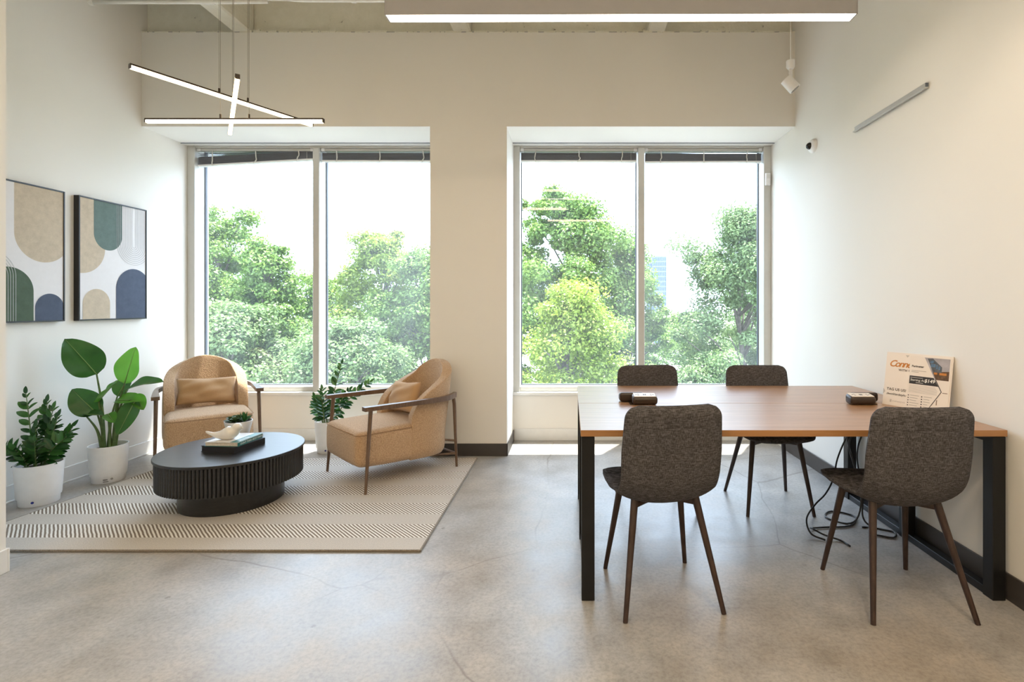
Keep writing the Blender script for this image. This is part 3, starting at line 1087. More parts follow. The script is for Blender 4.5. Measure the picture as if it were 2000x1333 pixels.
# ---- three-bar LED chandelier ----
def make_chandelier():
    t = empty('led_bar_chandelier', (-2.25, 3.45, 2.48))
    bars = [((-2.575, 3.0, 2.655), (-2.0, 3.985, 2.655)),
            ((-2.81, 3.40, 2.478), (-1.632, 3.40, 2.478)),
            ((-1.885, 2.91, 2.553), (-2.565, 3.87, 2.553))]
    for a, b in bars:
        a, b = Vector(a) - t.location, Vector(b) - t.location
        d = (b - a).normalized()
        s = d.cross(Vector((0, 0, 1)))
        L = (b - a).length
        mt = Matrix((d, s, Vector((0, 0, 1)))).transposed().to_4x4()
        mt.translation = a
        bar = MB().box((0, -0.012, 0.018), (L, 0.012, 0.028), 0.001, 1, mt).box((0, -0.012, 0), (0.006, 0.012, 0.02), 0, 1, mt).box((L - 0.006, -0.012, 0), (L, 0.012, 0.02), 0, 1, mt).build('bar', 'bronze', t)
        MB().box((0.006, -0.0115, -0.002), (L - 0.006, 0.0115, 0.018), 0.003, 2, mt).build('light_strip', 'led_bar', bar)
        for k in (0.42, 0.58):
            p = a + d * (L * k) + Vector((0, 0, 0.028))
            MB().cone(p, p + Vector((0, 0, 0.028)), 0.006, 0.006, 10).build('clip', 'bronze', bar)
            MB().cone(p + Vector((0, 0, 0.028)), Vector((p.x, p.y, ZT + 0.56 - t.location.z)), 0.0014, 0.0014, 6).build('hanging_wire', 'wire', bar)
    MB().lathe([(0.12, ZT + 0.54 - t.location.z), (0.12, ZC - t.location.z)], 28, (0, 0, 0)).build('ceiling_canopy', 'bronze', t, True, 40)
    tag(t, 'three crossed glowing LED bars hanging on thin wires over the lounge', 'chandelier')


make_chandelier()


# ---- small white spotlight hanging by the right corner ----
def make_spot():
    t = empty('spotlight', (1.58, 3.7, 2.90))
    MB().cone((0, 0, 0.13), (0, 0, 1.25), 0.003, 0.003, 8).build('stem', 'white_plastic', t)
    b = MB().lathe([(0.018, 0.07), (0.030, 0.085), (0.030, 0.13), (0.018, 0.135)], 20)
    b.build('canopy', 'white_plastic', t, True, 40)
    MB().box((-0.012, -0.004, 0.0), (0.012, 0.004, 0.075), 0.002, 1).build('bracket', 'white_plastic', t)
    d = Vector((0.75, -0.15, -0.9)).normalized()
    h = MB().cone(-d * 0.045, d * 0.055, 0.040, 0.042, 28)
    hh = h.build('lamp_head', 'white_plastic', t, True, 40)
    hh.location = (-0.005, 0, -0.035)
    MB().cone(d * 0.0552, d * 0.0562, 0.033, 0.033, 24).build('lens', 'lens', hh)
    tag(t, 'small white cylinder spotlight hanging near the right corner', 'spotlight')


make_spot()

# ---- aluminium channel on the right wall ----
def make_channel():
    t = empty('wall_channel', (XR, 3.06, 2.435))
    MB().box((-0.014, -0.345, -0.016), (-0.0, 0.345, 0.016), 0.0015, 1).build('back_plate', 'alu', t)
    MB().box((-0.026, -0.345, -0.020), (-0.012, 0.345, -0.013), 0.001, 1).build('lower_lip', 'alu', t)
    MB().box((-0.020, -0.347, -0.010), (-0.004, -0.3445, 0.010)).build('end_slot', 'gasket', t)
    tag(t, 'slim aluminium channel mounted level on the right wall', 'wall rail')


make_channel()

# ---- dome camera ----
def make_dome():
    t = empty('security_camera', (XR, 4.0, 2.51))
    mt = Matrix.Rotation(R(-90), 4, 'Y')
    def lt(prof, name, mat, par):
        b = MB().lathe(prof, 32)
        for v in b.bm.verts:
            v.co = mt @ v.co
        return b.build(name, mat, par, True, 50)
    lt([(0.053, 0.0), (0.053, 0.014), (0.046, 0.026), (0.030, 0.033)], 'base', 'white_plastic', t)
    lt([(0.027, 0.030), (0.026, 0.042), (0.019, 0.054), (0.008, 0.060), (0.0001, 0.061)], 'dome', 'lens', t)
    tag(t, 'small white dome security camera with black lens on the right wall', 'camera')


make_dome()
# ---- sensor on the window jamb ----
t = empty('window_sensor', (1.852, 4.852, 2.40))
MB().box((-0.022, -0.026, 0.0), (0.022, 0.0, 0.115), 0.004, 2).build('case', 'white_plastic', t)
MB().box((-0.014, -0.0275, 0.062), (0.014, -0.025, 0.10), 0.001, 1).build('cover', 'sill', t)
tag(t, 'little white plastic sensor box on the right window jamb', 'sensor')


# ---- ceiling conduits ----
def conduit(pts, r, label):
    t = MB().tube(bez(pts, 30), r, 12).build('conduit_pipe', 'conduit', None, True)
    tag(t, label, 'pipe', 'painted conduits under the ceiling')
    return t


c1 = MB().tube([(XL, 3.87, 3.553), (-3.2, 3.87, 3.553), (-2.6, 3.87, 3.553), (-2.28, 3.87, 3.556)], 0.014, 12).build('conduit_pipe', 'conduit', None, True)
tag(c1, 'painted conduit pipe coming out of the left wall at the ceiling', 'pipe')
MB().cone((XL + 0.001, 3.87, 3.553), (XL + 0.03, 3.87, 3.553), 0.024, 0.024, 14).build('coupling', 'conduit', c1, True, 40)
MB().cone((-2.75, 3.87, 3.553), (-2.68, 3.87, 3.553), 0.0175, 0.0175, 14).build('coupling', 'conduit', c1, True, 40)
c2 = conduit([(-2.30, 3.80, 4.10), (-2.26, 3.80, 3.72), (-2.20, 3.80, 3.585), (-2.08, 3.80, 3.535), (-1.7, 3.80, 3.527), (-0.9, 3.80, 3.527), (0.3, 3.80, 3.527)], 0.016, 'painted conduit pipe bending down and running right under the ceiling')
MB().cone((-1.62, 3.80, 3.527), (-1.585, 3.80, 3.527), 0.021, 0.021, 14).build('coupling', 'conduit', c2, True, 40)
c3 = conduit([(-2.3, 3.87, 3.575), (-1.6, 3.87, 3.575), (0.3, 3.87, 3.575)], 0.012, 'thinner painted conduit pipe running level behind the bent one')


# ---- blinds ----
def blind(x0, x1, zl, zr, label, loose=0, seed=1):
    rnd = random.Random(seed)
    yc = 4.905
    t = empty('venetian_blind', ((x0 + x1) / 2, yc, 2.74))
    o = t.location.copy()
    def bx(lo, hi, bev=0.0):
        return MB().box(Vector(lo) - o, Vector(hi) - o, bev, 1)
    bx((x0, yc - 0.024, 2.735), (x1, yc + 0.024, 2.760), 0.002).build('headrail', 'frame', t)
    bx((x0 - 0.002, yc - 0.026, 2.733), (x0 + 0.03, yc + 0.026, 2.762), 0.002).build('end_bracket', 'white_plastic', t)
    bx((x1 - 0.03, yc - 0.026, 2.733), (x1 + 0.002, yc + 0.026, 2.762), 0.002).build('end_bracket', 'white_plastic', t)
    n = 18
    st = MB()
    for k in range(n):
        f = k / n
        for s0, s1, za, zb in ((x0 + 0.006, x1 - 0.006, zl, zr),):
            a = za + 0.008 + f * 0.070 + rnd.uniform(-0.0006, 0.0006)
            b = zb + 0.008 + f * 0.070 + rnd.uniform(-0.0006, 0.0006)
            q = [Vector((s0, yc - 0.024, a)), Vector((s1, yc - 0.024, b)), Vector((s1, yc, b + 0.0035)), Vector((s0, yc, a + 0.0035)), Vector((s1, yc + 0.024, b)), Vector((s0, yc + 0.024, a))]
            vs = [st.bm.verts.new(p - o) for p in q]
            st.bm.faces.new((vs[0], vs[1], vs[2], vs[3]))
            st.bm.faces.new((vs[3], vs[2], vs[4], vs[5]))
            lo = [st.bm.verts.new(p - o - Vector((0, 0, 0.0018))) for p in q]
            st.bm.faces.new((lo[3], lo[2], lo[1], lo[0]))
            st.bm.faces.new((vs[0], lo[0], lo[1], vs[1]))
    tag(st.build('slat_stack', 'slat', t), kind='stuff')
    for k in range(loose):
        za = zl + 0.082 + 0.014 * k
        zb = zr + 0.066 + 0.004 * k
        m = MB()
        m.poly([Vector((x0 + 0.006, yc - 0.022, za)) - o, Vector((x1 - 0.006, yc - 0.022, zb)) - o, Vector((x1 - 0.006, yc + 0.022, zb + 0.004)) - o, Vector((x0 + 0.006, yc + 0.022, za + 0.004)) - o], Vector((0, 0, 0.0018)))
        m.build('slat', 'slat', t)
    m = MB()
    m.poly([Vector((x0 + 0.006, yc - 0.024, zl - 0.008)) - o, Vector((x1 - 0.006, yc - 0.024, zr - 0.008)) - o, Vector((x1 - 0.006, yc + 0.024, zr - 0.008)) - o, Vector((x0 + 0.006, yc + 0.024, zl - 0.008)) - o], Vector((0, 0, 0.013)))
    m.build('bottom_rail', 'sill', t)
    for f in (0.13, 0.5, 0.87):
        x = x0 + (x1 - x0) * f
        z = zl + (zr - zl) * f
        pts = [Vector((x - 0.006 + rnd.uniform(-0.012, 0.012), yc - 0.028, z - 0.012)) - o, Vector((x + rnd.uniform(-0.012, 0.014), yc - 0.031, z + 0.02)) - o,
               Vector((x + rnd.uniform(-0.01, 0.016), yc - 0.031, z + 0.04)) - o, Vector((x + 0.004, yc - 0.028, 2.737)) - o]
        MB().tube(bez(pts, 9), 0.0052, 6).build('ladder_tape', 'cord', t, True)
    x = x1 - 0.06
    MB().tube([Vector((x, yc - 0.03, 2.73)) - o, Vector((x + 0.003, yc - 0.03, 2.2)) - o, Vector((x, yc - 0.03, 1.72)) - o], 0.0014, 5).build('pull_cord', 'cord', t)
    tag(t, label, 'blind', 'raised blinds at the window heads')
    return t


blind(-3.545, -2.442, 2.600, 2.662, 'raised grey slatted blind sagging at its left end, left window', 3, 1)
blind(-2.368, -1.265, 2.645, 2.643, 'raised grey slatted blind beside the pier, left window', 0, 2)
blind(-0.478, 0.628, 2.645, 2.643, 'raised grey slatted blind just right of the pier', 0, 3)
blind(0.702, 1.815, 2.634, 2.638, 'raised grey slatted blind nearest the right wall', 1, 4)


# ---- framed prints on the left wall ----
def make_print(y0, shapes, label):
    """local: u runs along +y (away from camera), v up; the face looks to +x"""
    Wp, Hp, T = 0.60, 0.917, 0.04
    t = empty('framed_print', (XL, y0, 1.158))
    fw = 0.010
    fr = MB()
    for lo, hi in (((0, 0, 0), (T, fw, Hp)), ((0, Wp - fw, 0), (T, Wp, Hp)), ((0, fw, 0), (T, Wp - fw, fw)), ((0, fw, Hp - fw), (T, Wp - fw, Hp))):
        fr.box(lo, hi, 0.001, 1)
    fr.build('frame', 'black', t)
    cv = MB().box((0.0, fw, fw), (T - 0.005, Wp - fw, Hp - fw)).build('canvas', 'canvas', t)
    lo_u, hi_u, lo_v, hi_v = fw, Wp - fw, fw, Hp - fw
    for i, (kind, args, mat) in enumerate(shapes):
        x = T - 0.005 + 0.0004 * (i + 1)
        if kind == 'arch':          # (centre u, radius, v of round end, 'up'/'down')
            cu, r, vv, dr = args
            pts = []
            if dr == 'up':
                pts = [(cu + r * math.cos(a), vv + r * math.sin(a)) for a in np.linspace(0, PI, 40)] + [(cu - r, lo_v), (cu + r, lo_v)]
            else:
                pts = [(cu + r * math.cos(a), vv - r * math.sin(a)) for a in np.linspace(0, PI, 40)] + [(cu - r, hi_v), (cu + r, hi_v)]
            pts = [(min(max(a, lo_u), hi_u), min(max(b, lo_v), hi_v)) for a, b in pts]
            cl = []
            for p in pts:
                if not cl or (abs(p[0] - cl[-1][0]) + abs(p[1] - cl[-1][1])) > 1e-5:
                    cl.append(p)
            m = MB()
            m.poly([(x, a, b) for a, b in cl])
            m.build('printed_arch', mat, cv)
        else:                       # nested line arches
            cu, rs, vv, dr, lw = args
            m = MB()
            sg = 1 if dr == 'up' else -1
            end = lo_v if dr == 'up' else hi_v
            for r in rs:
                path = [(cu - r, end)] + [(cu - r * math.cos(a), vv + sg * r * math.sin(a)) for a in np.linspace(0, PI, 32)] + [(cu + r, end)]
                for (a0, b0), (a1, b1) in zip(path, path[1:]):
                    if not (lo_u <= a0 <= hi_u and lo_u <= a1 <= hi_u):
                        continue
                    dx, dy = a1 - a0, b1 - b0
                    l = math.hypot(dx, dy)
                    if l < 1e-6:
                        continue
                    nx, ny = -dy / l * lw / 2, dx / l * lw / 2
                    m.poly([(x, a0 + nx, b0 + ny), (x, a1 + nx, b1 + ny), (x, a1 - nx, b1 - ny), (x, a0 - nx, b0 - ny)])
            m.build('printed_lines', mat, cv)
    tag(t, label, 'framed picture', 'framed abstract prints')
    return t


def print_mat(name, col, var=0.12):
    t = NT(name)
    n = t.n('TexNoise', Vector=t.coord(), Scale=22.0, Detail=6.0, Roughness=0.7)
    c = t.ramp(n.outputs[0], [(0.3, tuple(v * (1 - var) for v in col[:3]) + (1,)), (0.7, tuple(min(1, v * (1 + var)) for v in col[:3]) + (1,))])
    t.bsdf(c, 0.7, spec=0.2)
    return t.m


M['canvas'] = print_mat('print_canvas', (0.76, 0.74, 0.745, 1), 0.02)
M['p_beige'] = print_mat('printed_beige', (0.55, 0.46, 0.35, 1))
M['p_teal'] = print_mat('printed_grey_green', (0.135, 0.19, 0.175, 1))
M['p_green'] = print_mat('printed_olive_green', (0.085, 0.125, 0.085, 1))
M['p_navy'] = print_mat('printed_slate_blue', (0.085, 0.105, 0.155, 1))
M['p_slate'] = print_mat('printed_dark_slate', (0.065, 0.08, 0.11, 1))
M['p_line'] = print_mat('printed_pale_line', (0.42, 0.42, 0.43, 1), 0.03)
M['p_lined'] = print_mat('printed_grey_line', (0.30, 0.31, 0.30, 1), 0.03)
M['p_white'] = print_mat('printed_white_line', (0.46, 0.48, 0.47, 1), 0.02)
make_print(3.745, [('arch', (0.02, 0.195, 0.545, 'down'), 'p_beige'), ('arch', (0.243, 0.122, 0.66, 'down'), 'p_teal'),
                   ('arch', (0.145, 0.112, 0.125, 'up'), 'p_beige'), ('arch', (0.475, 0.165, 0.245, 'up'), 'p_navy'),
                   ('line', (0.475, [0.018 + 0.0155 * k for k in range(10)], 0.60, 'down', 0.0028), 'p_line')],
           'black framed abstract print with a grey-green arch at the top, nearest the window')
make_print(3.043, [('arch', (0.455, 0.185, 0.59, 'down'), 'p_beige'), ('arch', (0.235, 0.155, 0.205, 'up'), 'p_green'),
                   ('arch', (0.497, 0.098, 0.095, 'up'), 'p_navy'),
                   ('line', (0.12, [0.02 + 0.0155 * k for k in range(10)], 0.30, 'up', 0.0035), 'p_white')],
           'black framed abstract print with a large beige arch, partly hidden by the near wall edge')


# ---- rug ----
def make_rug():
    x0, x1, y0, y1 = -3.285, -0.77, 2.643, 4.255
    t = empty('woven_rug', (x0, y0, 0))
    w, d = x1 - x0, y1 - y0
    sk = lambda p: Vector((p[0] + (1 - p[0] / w) * (0.165 * p[1] / d - 0.045), p[1], p[2]))    # the left edge lies slightly askew
    wv = MB()
    wv.box((0.006, 0.006, 0.0005), (w - 0.006, d - 0.006, 0.011), 0.002, 1)
    for v in wv.bm.verts:
        v.co = sk(v.co)
    wv.build('weave', 'rug', t)
    for a, b in (((0.004, 0.006, 0.006), (w - 0.004, 0.006, 0.006)), ((0.004, d - 0.006, 0.006), (w - 0.004, d - 0.006, 0.006)),
                 ((0.006, 0.004, 0.006), (0.006, d - 0.004, 0.006)), ((w - 0.006, 0.004, 0.006), (w - 0.006, d - 0.004, 0.006))):
        MB().cone(sk(a), sk(b), 0.0062, 0.0062, 10).build('binding', 'rug_edge', t, True, 60)
    tag(t, 'flat-woven beige and brown rug with diagonal pinstripe bands under the lounge seating', 'rug')


make_rug()
ZR = 0.0115   # top of the rug


# ---- round fluted coffee table ----
def make_coffee_table():
    t = empty('coffee_table', (-2.195, 3.345, ZR))
    r = 0.415
    zt = 0.345 - ZR
    MB().lathe([(0.0001, zt - 0.016), (r - 0.002, zt - 0.016), (r, zt - 0.013), (r, zt - 0.003), (r - 0.003, zt), (0.0001, zt)], 96).build('tabletop', 'black_wood', t, True, 30)
    MB().lathe([(r - 0.022, 0.150), (r - 0.022, zt - 0.016)], 96).build('apron', 'black_wood', t, True, 40)
    n = 118
    fl = None
    for k in range(n):
        a = 2 * PI * k / n
        if fl is None:
            b = MB()
            prof = [(-0.012, 0), (-0.0098, 0.006), (-0.005, 0.0105), (0, 0.012), (0.005, 0.0105), (0.0098, 0.006), (0.012, 0)]
            prof = [(x * 0.88, y) for x, y in prof]
            lo = [b.bm.verts.new((y, x, 0.146)) for x, y in prof]
            hi = [b.bm.verts.new((y, x, zt - 0.017)) for x, y in prof]
            for i in range(6):
                b.bm.faces.new((lo[i], lo[i + 1], hi[i + 1], hi[i]))
            b.bm.faces.new(lo[::-1])
            b.bm.faces.new(hi)
            fl = b.build('flute', 'black_wood', t, True, 50)
            o = fl
        else:
            o = link(bpy.data.objects.new('flute', fl.data), t)
        o.location = ((r - 0.0225) * math.cos(a), (r - 0.0225) * math.sin(a), 0)
        o.rotation_euler = (0, 0, a)
    MB().lathe([(0.292, 0.0), (0.292, 0.151)], 72).build('pedestal', 'black_wood', t, True, 40)
    tag(t, 'round black coffee table with a fluted skirt and drum pedestal', 'coffee table')


make_coffee_table()
ZTAB = 0.345


# ---- books, bird, succulent ----
def book(name, loc, rz, w, d, h, cover, pages, label, spine=None, top=None):
    t = empty(name, loc, rz)
    c = 0.003
    MB().box((0, 0, 0), (w, d, c), 0.0008, 1).build('back_cover', cover, t)
    MB().box((0, 0, h - c), (w, d, h), 0.0008, 1).build('front_cover', top or cover, t)
    MB().box((w - c, 0, c), (w, d, h - c), 0.0006, 1).build('spine', cover, t)
    MB().box((0.004, 0.004, c), (w - c, d - 0.004, h - c)).build('pages', pages, t)
    if spine:
        m = Matrix.Translation((w + 0.0004, 0.02, h * 0.26)) @ Matrix.Rotation(R(90), 4, 'Z') @ Matrix.Rotation(R(90), 4, 'X')
        text_mesh('lettering', spine, h * 0.62, 'white_ink', t, m, 0.1, 0.0002, 0.92)
    tag(t, label, 'book', 'books on the coffee table')
    return t


book('book', (-2.338, 3.250, ZTAB), R(-11), 0.246, 0.25, 0.039, 'book_black', 'book_black', 'black square book at the bottom of the stack on the coffee table')
bk = book('book', (-2.302, 3.232, ZTAB + 0.039), R(-3), 0.218, 0.24, 0.027, 'teal', 'pages', "teal-spined book lying under the ceramic bird", "I DON'T THINK ABOUT DINNER", 'cover_white')
MB().box((0.165, 0.002, 0.027), (0.2175, 0.238, 0.0276)).build('cover_band', 'teal', bk)
m_ = Matrix.Translation((0.207, 0.03, 0.0279)) @ Matrix.Rotation(R(90), 4, 'Z')
text_mesh('lettering', 'DINNER', 0.030, 'white_ink', bk, m_, 0, 0.0003)


def make_bird():
    t = empty('ceramic_bird', (-2.20, 3.30, ZTAB + 0.066), R(10))
    path = smoothcurve([(-0.128, 0, 0.062), (-0.108, 0, 0.052), (-0.075, 0, 0.040), (-0.035, 0, 0.038), (0.005, 0, 0.046), (0.035, 0, 0.060),
                        (0.052, 0, 0.080), (0.062, 0, 0.096), (0.068, 0, 0.108)], 34)
    rad = [(0, 0.004), (0.06, 0.008), (0.18, 0.012), (0.35, 0.024), (0.52, 0.0385), (0.66, 0.044), (0.77, 0.034), (0.83, 0.0285), (0.90, 0.0285), (0.96, 0.022), (1.0, 0.004)]
    rr = [interp(rad, i / 33)[0] for i in range(34)]
    b = MB().tube(path, rr, 22)
    lo = min(v.co.z for v in b.bm.verts)
    for v in b.bm.verts:
        v.co.z = max(v.co.z - lo - 0.003, 0.0)
    o = b.build('body', 'ceramic', t, True)
    top = max(v.co.z for v in o.data.vertices)
    MB().cone((0.074, 0, top - 0.030), (0.094, 0, top - 0.034), 0.0075, 0.0008, 10).build('beak', 'ceramic', t, True)
    tag(t, 'cream glazed ceramic bird figurine sitting on the books', 'figurine')


make_bird()


def kite_leaf(name, mat, L, W, fold=0.25, n=6, point=1.0, curl=0.0, wav=0.0, thick=0.0):
    """a leaf blade along +y, folded along its midrib, tip curling by `curl`"""
    v, f = [], []
    for i in range(n + 1):
        s = i / n
        w = W * (math.sin(PI * min(1, s ** 0.8)) ** (0.75 * point)) if 0 < s < 1 else 0.0
        y = L * s
        z = -curl * s * s * L
        for k in (-1, -0.5, 0, 0.5, 1):
            v.append((k * w, y, z + abs(k) * w * fold + wav * math.sin(9 * s + k) * abs(k)))
    for i in range(n):
        for k in range(4):
            a = i * 5 + k
            f.append((a, a + 1, a + 6, a + 5))
    me = bpy.data.meshes.new(name)
    me.from_pydata(v, [], f)
    me.update()
    me.polygons.foreach_set('use_smooth', [True] * len(me.polygons))
    me.materials.append(M[mat])
    return me


def make_succulent():
    t = empty('succulent_bowl', (-2.325, 3.60, ZTAB))
    MB().lathe([(0.056, 0.0), (0.060, 0.002), (0.073, 0.06), (0.086, 0.115), (0.086, 0.119), (0.081, 0.119), (0.076, 0.098), (0.0001, 0.098)], 40).build('bowl', 'bowl', t, True, 50)
    MB().lathe([(0.0001, 0.119), (0.05, 0.114), (0.079, 0.108)], 24).build('soil', 'soil', t)
    fat = kite_leaf('leaf', 'succ', 0.035, 0.011, 0.35, 5, 0.8, 0.1)
    spike = kite_leaf('leaf', 'succ_dark', 0.075, 0.010, 0.5, 5, 1.5, -0.15)
    rnd = random.Random(5)
    for (cx, cy, sc, rings) in ((-0.045, -0.02, 1.0, 3), (0.0, -0.045, 1.0, 3), (-0.01, 0.015, 1.2, 4), (-0.05, 0.035, 0.9, 3), (0.02, 0.05, 0.8, 2), (-0.005, -0.012, 0.9, 3)):
        r_ = link(bpy.data.objects.new('rosette', None), t)
        r_.empty_display_size = 0.02
        r_.location = (cx, cy, 0.118)
        for q in range(rings):
            k = 8
            for i in range(k):
                o = link(bpy.data.objects.new('leaf', fat), r_)
                o.rotation_euler = Euler((R(14 + 25 * q), 0, 2 * PI * (i + 0.5 * q) / k), 'XYZ')
                s = 1.3 * sc * (1.0 - 0.17 * q)
                o.scale = (s, s, s)
                o.location = (0, 0, 0.004 * q)
    r_ = link(bpy.data.objects.new('aloe', None), t)
    r_.empty_display_size = 0.02
    r_.location = (0.045, -0.01, 0.112)
    for i in range(16):
        o = link(bpy.data.objects.new('leaf', spike), r_)
        o.rotation_euler = Euler((R(rnd.uniform(22, 72)), 0, 2 * PI * i / 16 * 1.618 * 3), 'XYZ')
        s = rnd.uniform(0.7, 1.1)
        o.scale = (s, s, s)
    tag(t, 'white bowl planted with small succulents behind the ceramic bird', 'succulent')


make_succulent()


# ---- armchairs ----
def make_armchair():
    t = empty('armchair')
    # seat block: rounded box with a crowned top
    b = MB()
    b.box((-0.292, -0.375, 0.135), (0.292, 0.22, 0.405), 0.0)
    bmesh.ops.subdivide_edges(b.bm, edges=b.bm.edges[:], cuts=1, use_grid_fill=True)
    so = b.build('seat', 'boucle', t, True)
    for v in so.data.vertices:
        if abs(v.co.x) < 0.01 and v.co.z > 0.4 and abs(v.co.y + 0.0775) < 0.01:
            v.co.z += 0.03
        if v.co.z < 0.14 and v.co.y < -0.3:
            v.co.z += 0.02
    bv = so.modifiers.new('bevel', 'BEVEL')
    bv.width = 0.055
    bv.segments = 4
    bv.limit_method = 'ANGLE'
    bv.angle_limit = R(50)
    subsurf(so, 2)
    # piping seam round the seat edge
    ring = []
    for (cx, cy, a0) in ((0.238, -0.321, -90), (0.238, 0.166, 0), (-0.238, 0.166, 90), (-0.238, -0.321, 180)):
        for k in range(6):
            a = R(a0 + 18 * k)
            ring.append((cx + 0.051 * math.cos(a), cy + 0.051 * math.sin(a), 0.381))
    MB().tube(ring + [ring[0]], 0.0028, 6).build('piping', 'boucle_seam', so, True)
    # wrap-around back: U-shaped plan with an arched top edge
    plan = smoothcurve([(-0.292, 0.02, 0), (-0.300, 0.12, 0), (-0.296, 0.22, 0), (-0.255, 0.315, 0), (-0.15, 0.362, 0), (0, 0.375, 0),
                        (0.15, 0.362, 0), (0.255, 0.315, 0), (0.296, 0.22, 0), (0.300, 0.12, 0), (0.292, 0.02, 0)], 41)
    topz = [(0.0, 0.455), (0.02, 0.515), (0.05, 0.565), (0.09, 0.608), (0.14, 0.648), (0.20, 0.690), (0.26, 0.730), (0.32, 0.766), (0.38, 0.794), (0.44, 0.811), (0.5, 0.818)]
    nv = 18
    G = []
    for i, p in enumerate(plan):
        s = i / (len(plan) - 1)
        zt = interp(topz, min(s, 1 - s))[0]
        row = []
        for j in range(nv):
            z = 0.13 + (zt - 0.13) * (j / (nv - 1))
            up = max(0, z - 0.30)
            x, y = p.x, p.y
            y += 0.16 * up * (0.3 + 0.7 * max(0, (p.y + 0.0) / 0.36))
            x *= 1 - 0.30 * max(0, up - 0.12) ** 1.5
            under = max(0, (0.20 - z) / 0.07)
            k = 1 - 0.10 * under ** 2
            row.append(Vector((x * k, y * (1 - 0.05 * under ** 2), z)))
        G.append(row)
    bk = grid_mesh('backrest', G, 'boucle', t)
    so2 = bk.modifiers.new('pad', 'SOLIDIFY')
    so2.thickness = 0.075
    so2.offset = -1.0
    cen = Vector((0, 0.05, 0.5))
    pl = bk.data.polygons[len(bk.data.polygons) // 2]
    if (Vector(pl.center) - cen).dot(pl.normal) < 0:
        bk.data.flip_normals()
    bv = bk.modifiers.new('bevel', 'BEVEL')
    bv.width = 0.028
    bv.segments = 4
    bv.limit_method = 'ANGLE'
    bv.angle_limit = R(60)
    # wooden frame
    for s in (-1, 1):
        MB().cone((s * 0.340, -0.335, 0), (s * 0.331, -0.295, 0.558), 0.0095, 0.014, 14).build('leg', 'walnut', t, True, 40)
        MB().tube(smoothcurve([(s * 0.268, 0.385, 0.545), (s * 0.266, 0.394, 0.48), (s * 0.258, 0.408, 0.25), (s * 0.25, 0.425, 0.0)], 12), [0.014 - 0.0045 * k / 11 for k in range(12)], 12).build('leg', 'walnut', t, True, 40)
        arm = smoothcurve([(s * 0.334, -0.345, 0.567), (s * 0.336, -0.2, 0.565), (s * 0.338, 0.0, 0.562), (s * 0.336, 0.16, 0.560), (s * 0.322, 0.29, 0.560), (s * 0.285, 0.365, 0.563), (s * 0.256, 0.405, 0.566)], 26)
        ab = MB()
        rings = []
        for i, p in enumerate(arm):
            d = (arm[min(i + 1, 25)] - arm[max(i - 1, 0)]).normalized()
            sd = Vector((d.y, -d.x, 0)).normalized()
            f = i / 25
            w = 0.026 - 0.012 * min(1, f * 1.5)
            h0, h1 = -0.014 - 0.006 * f, 0.013 + 0.006 * f
            rings.append([ab.bm.verts.new(p + sd * a * w + Vector((0, 0, z))) for a, z in ((-1, h0), (1, h0), (1, h1), (-1, h1))])
        for a, c in zip(rings, rings[1:]):
            for k in range(4):
                ab.bm.faces.new((a[k], a[(k + 1) % 4], c[(k + 1) % 4], c[k]))
        ab.bm.faces.new(rings[0])
        ab.bm.faces.new(rings[-1][::-1])
        bmesh.ops.bevel(ab.bm, geom=[e for e in ab.bm.edges if abs((e.verts[0].co - e.verts[1].co).length) < 0.06 and e.calc_face_angle(0) > 0.8] , offset=0.003, segments=2, affect='EDGES')
        ab.build('armrest', 'walnut', t, True, 40)
        MB().cone((s * 0.256, 0.411, 0.205), (s * 0.20, 0.30, 0.225), 0.0085, 0.0085, 10).build('strut', 'walnut', t, True, 40)
        MB().cone((s * 0.253, 0.418, 0.105), (s * 0.18, 0.18, 0.118), 0.0085, 0.0085, 10).build('strut', 'walnut', t, True, 40)
    MB().cone((-0.253, 0.418, 0.105), (0.253, 0.418, 0.105), 0.008, 0.008, 10).build('stretcher', 'walnut', t, True, 40)
    return t


M['boucle_seam'] = boucle('boucle_seam', (0.26, 0.14, 0.06, 1), (0.42, 0.25, 0.13, 1))
arm1 = make_armchair()
arm2 = copy_tree(arm1)
for o, loc, rz, lab in ((arm1, (-3.02, 4.28, 0.0064), 38, 'tan boucle armchair with walnut arms in the corner behind the coffee table'),
                        (arm2, (-1.37, 3.90, ZR), -45, 'tan boucle armchair with walnut arms beside the pier, seen from its side')):
    o.location = loc
    o.rotation_euler = (-0.0151 if o is arm1 else 0, 0, R(rz))   # the corner chair has only its front feet on the rug
    tag(o, lab, 'armchair', 'tan lounge armchairs')


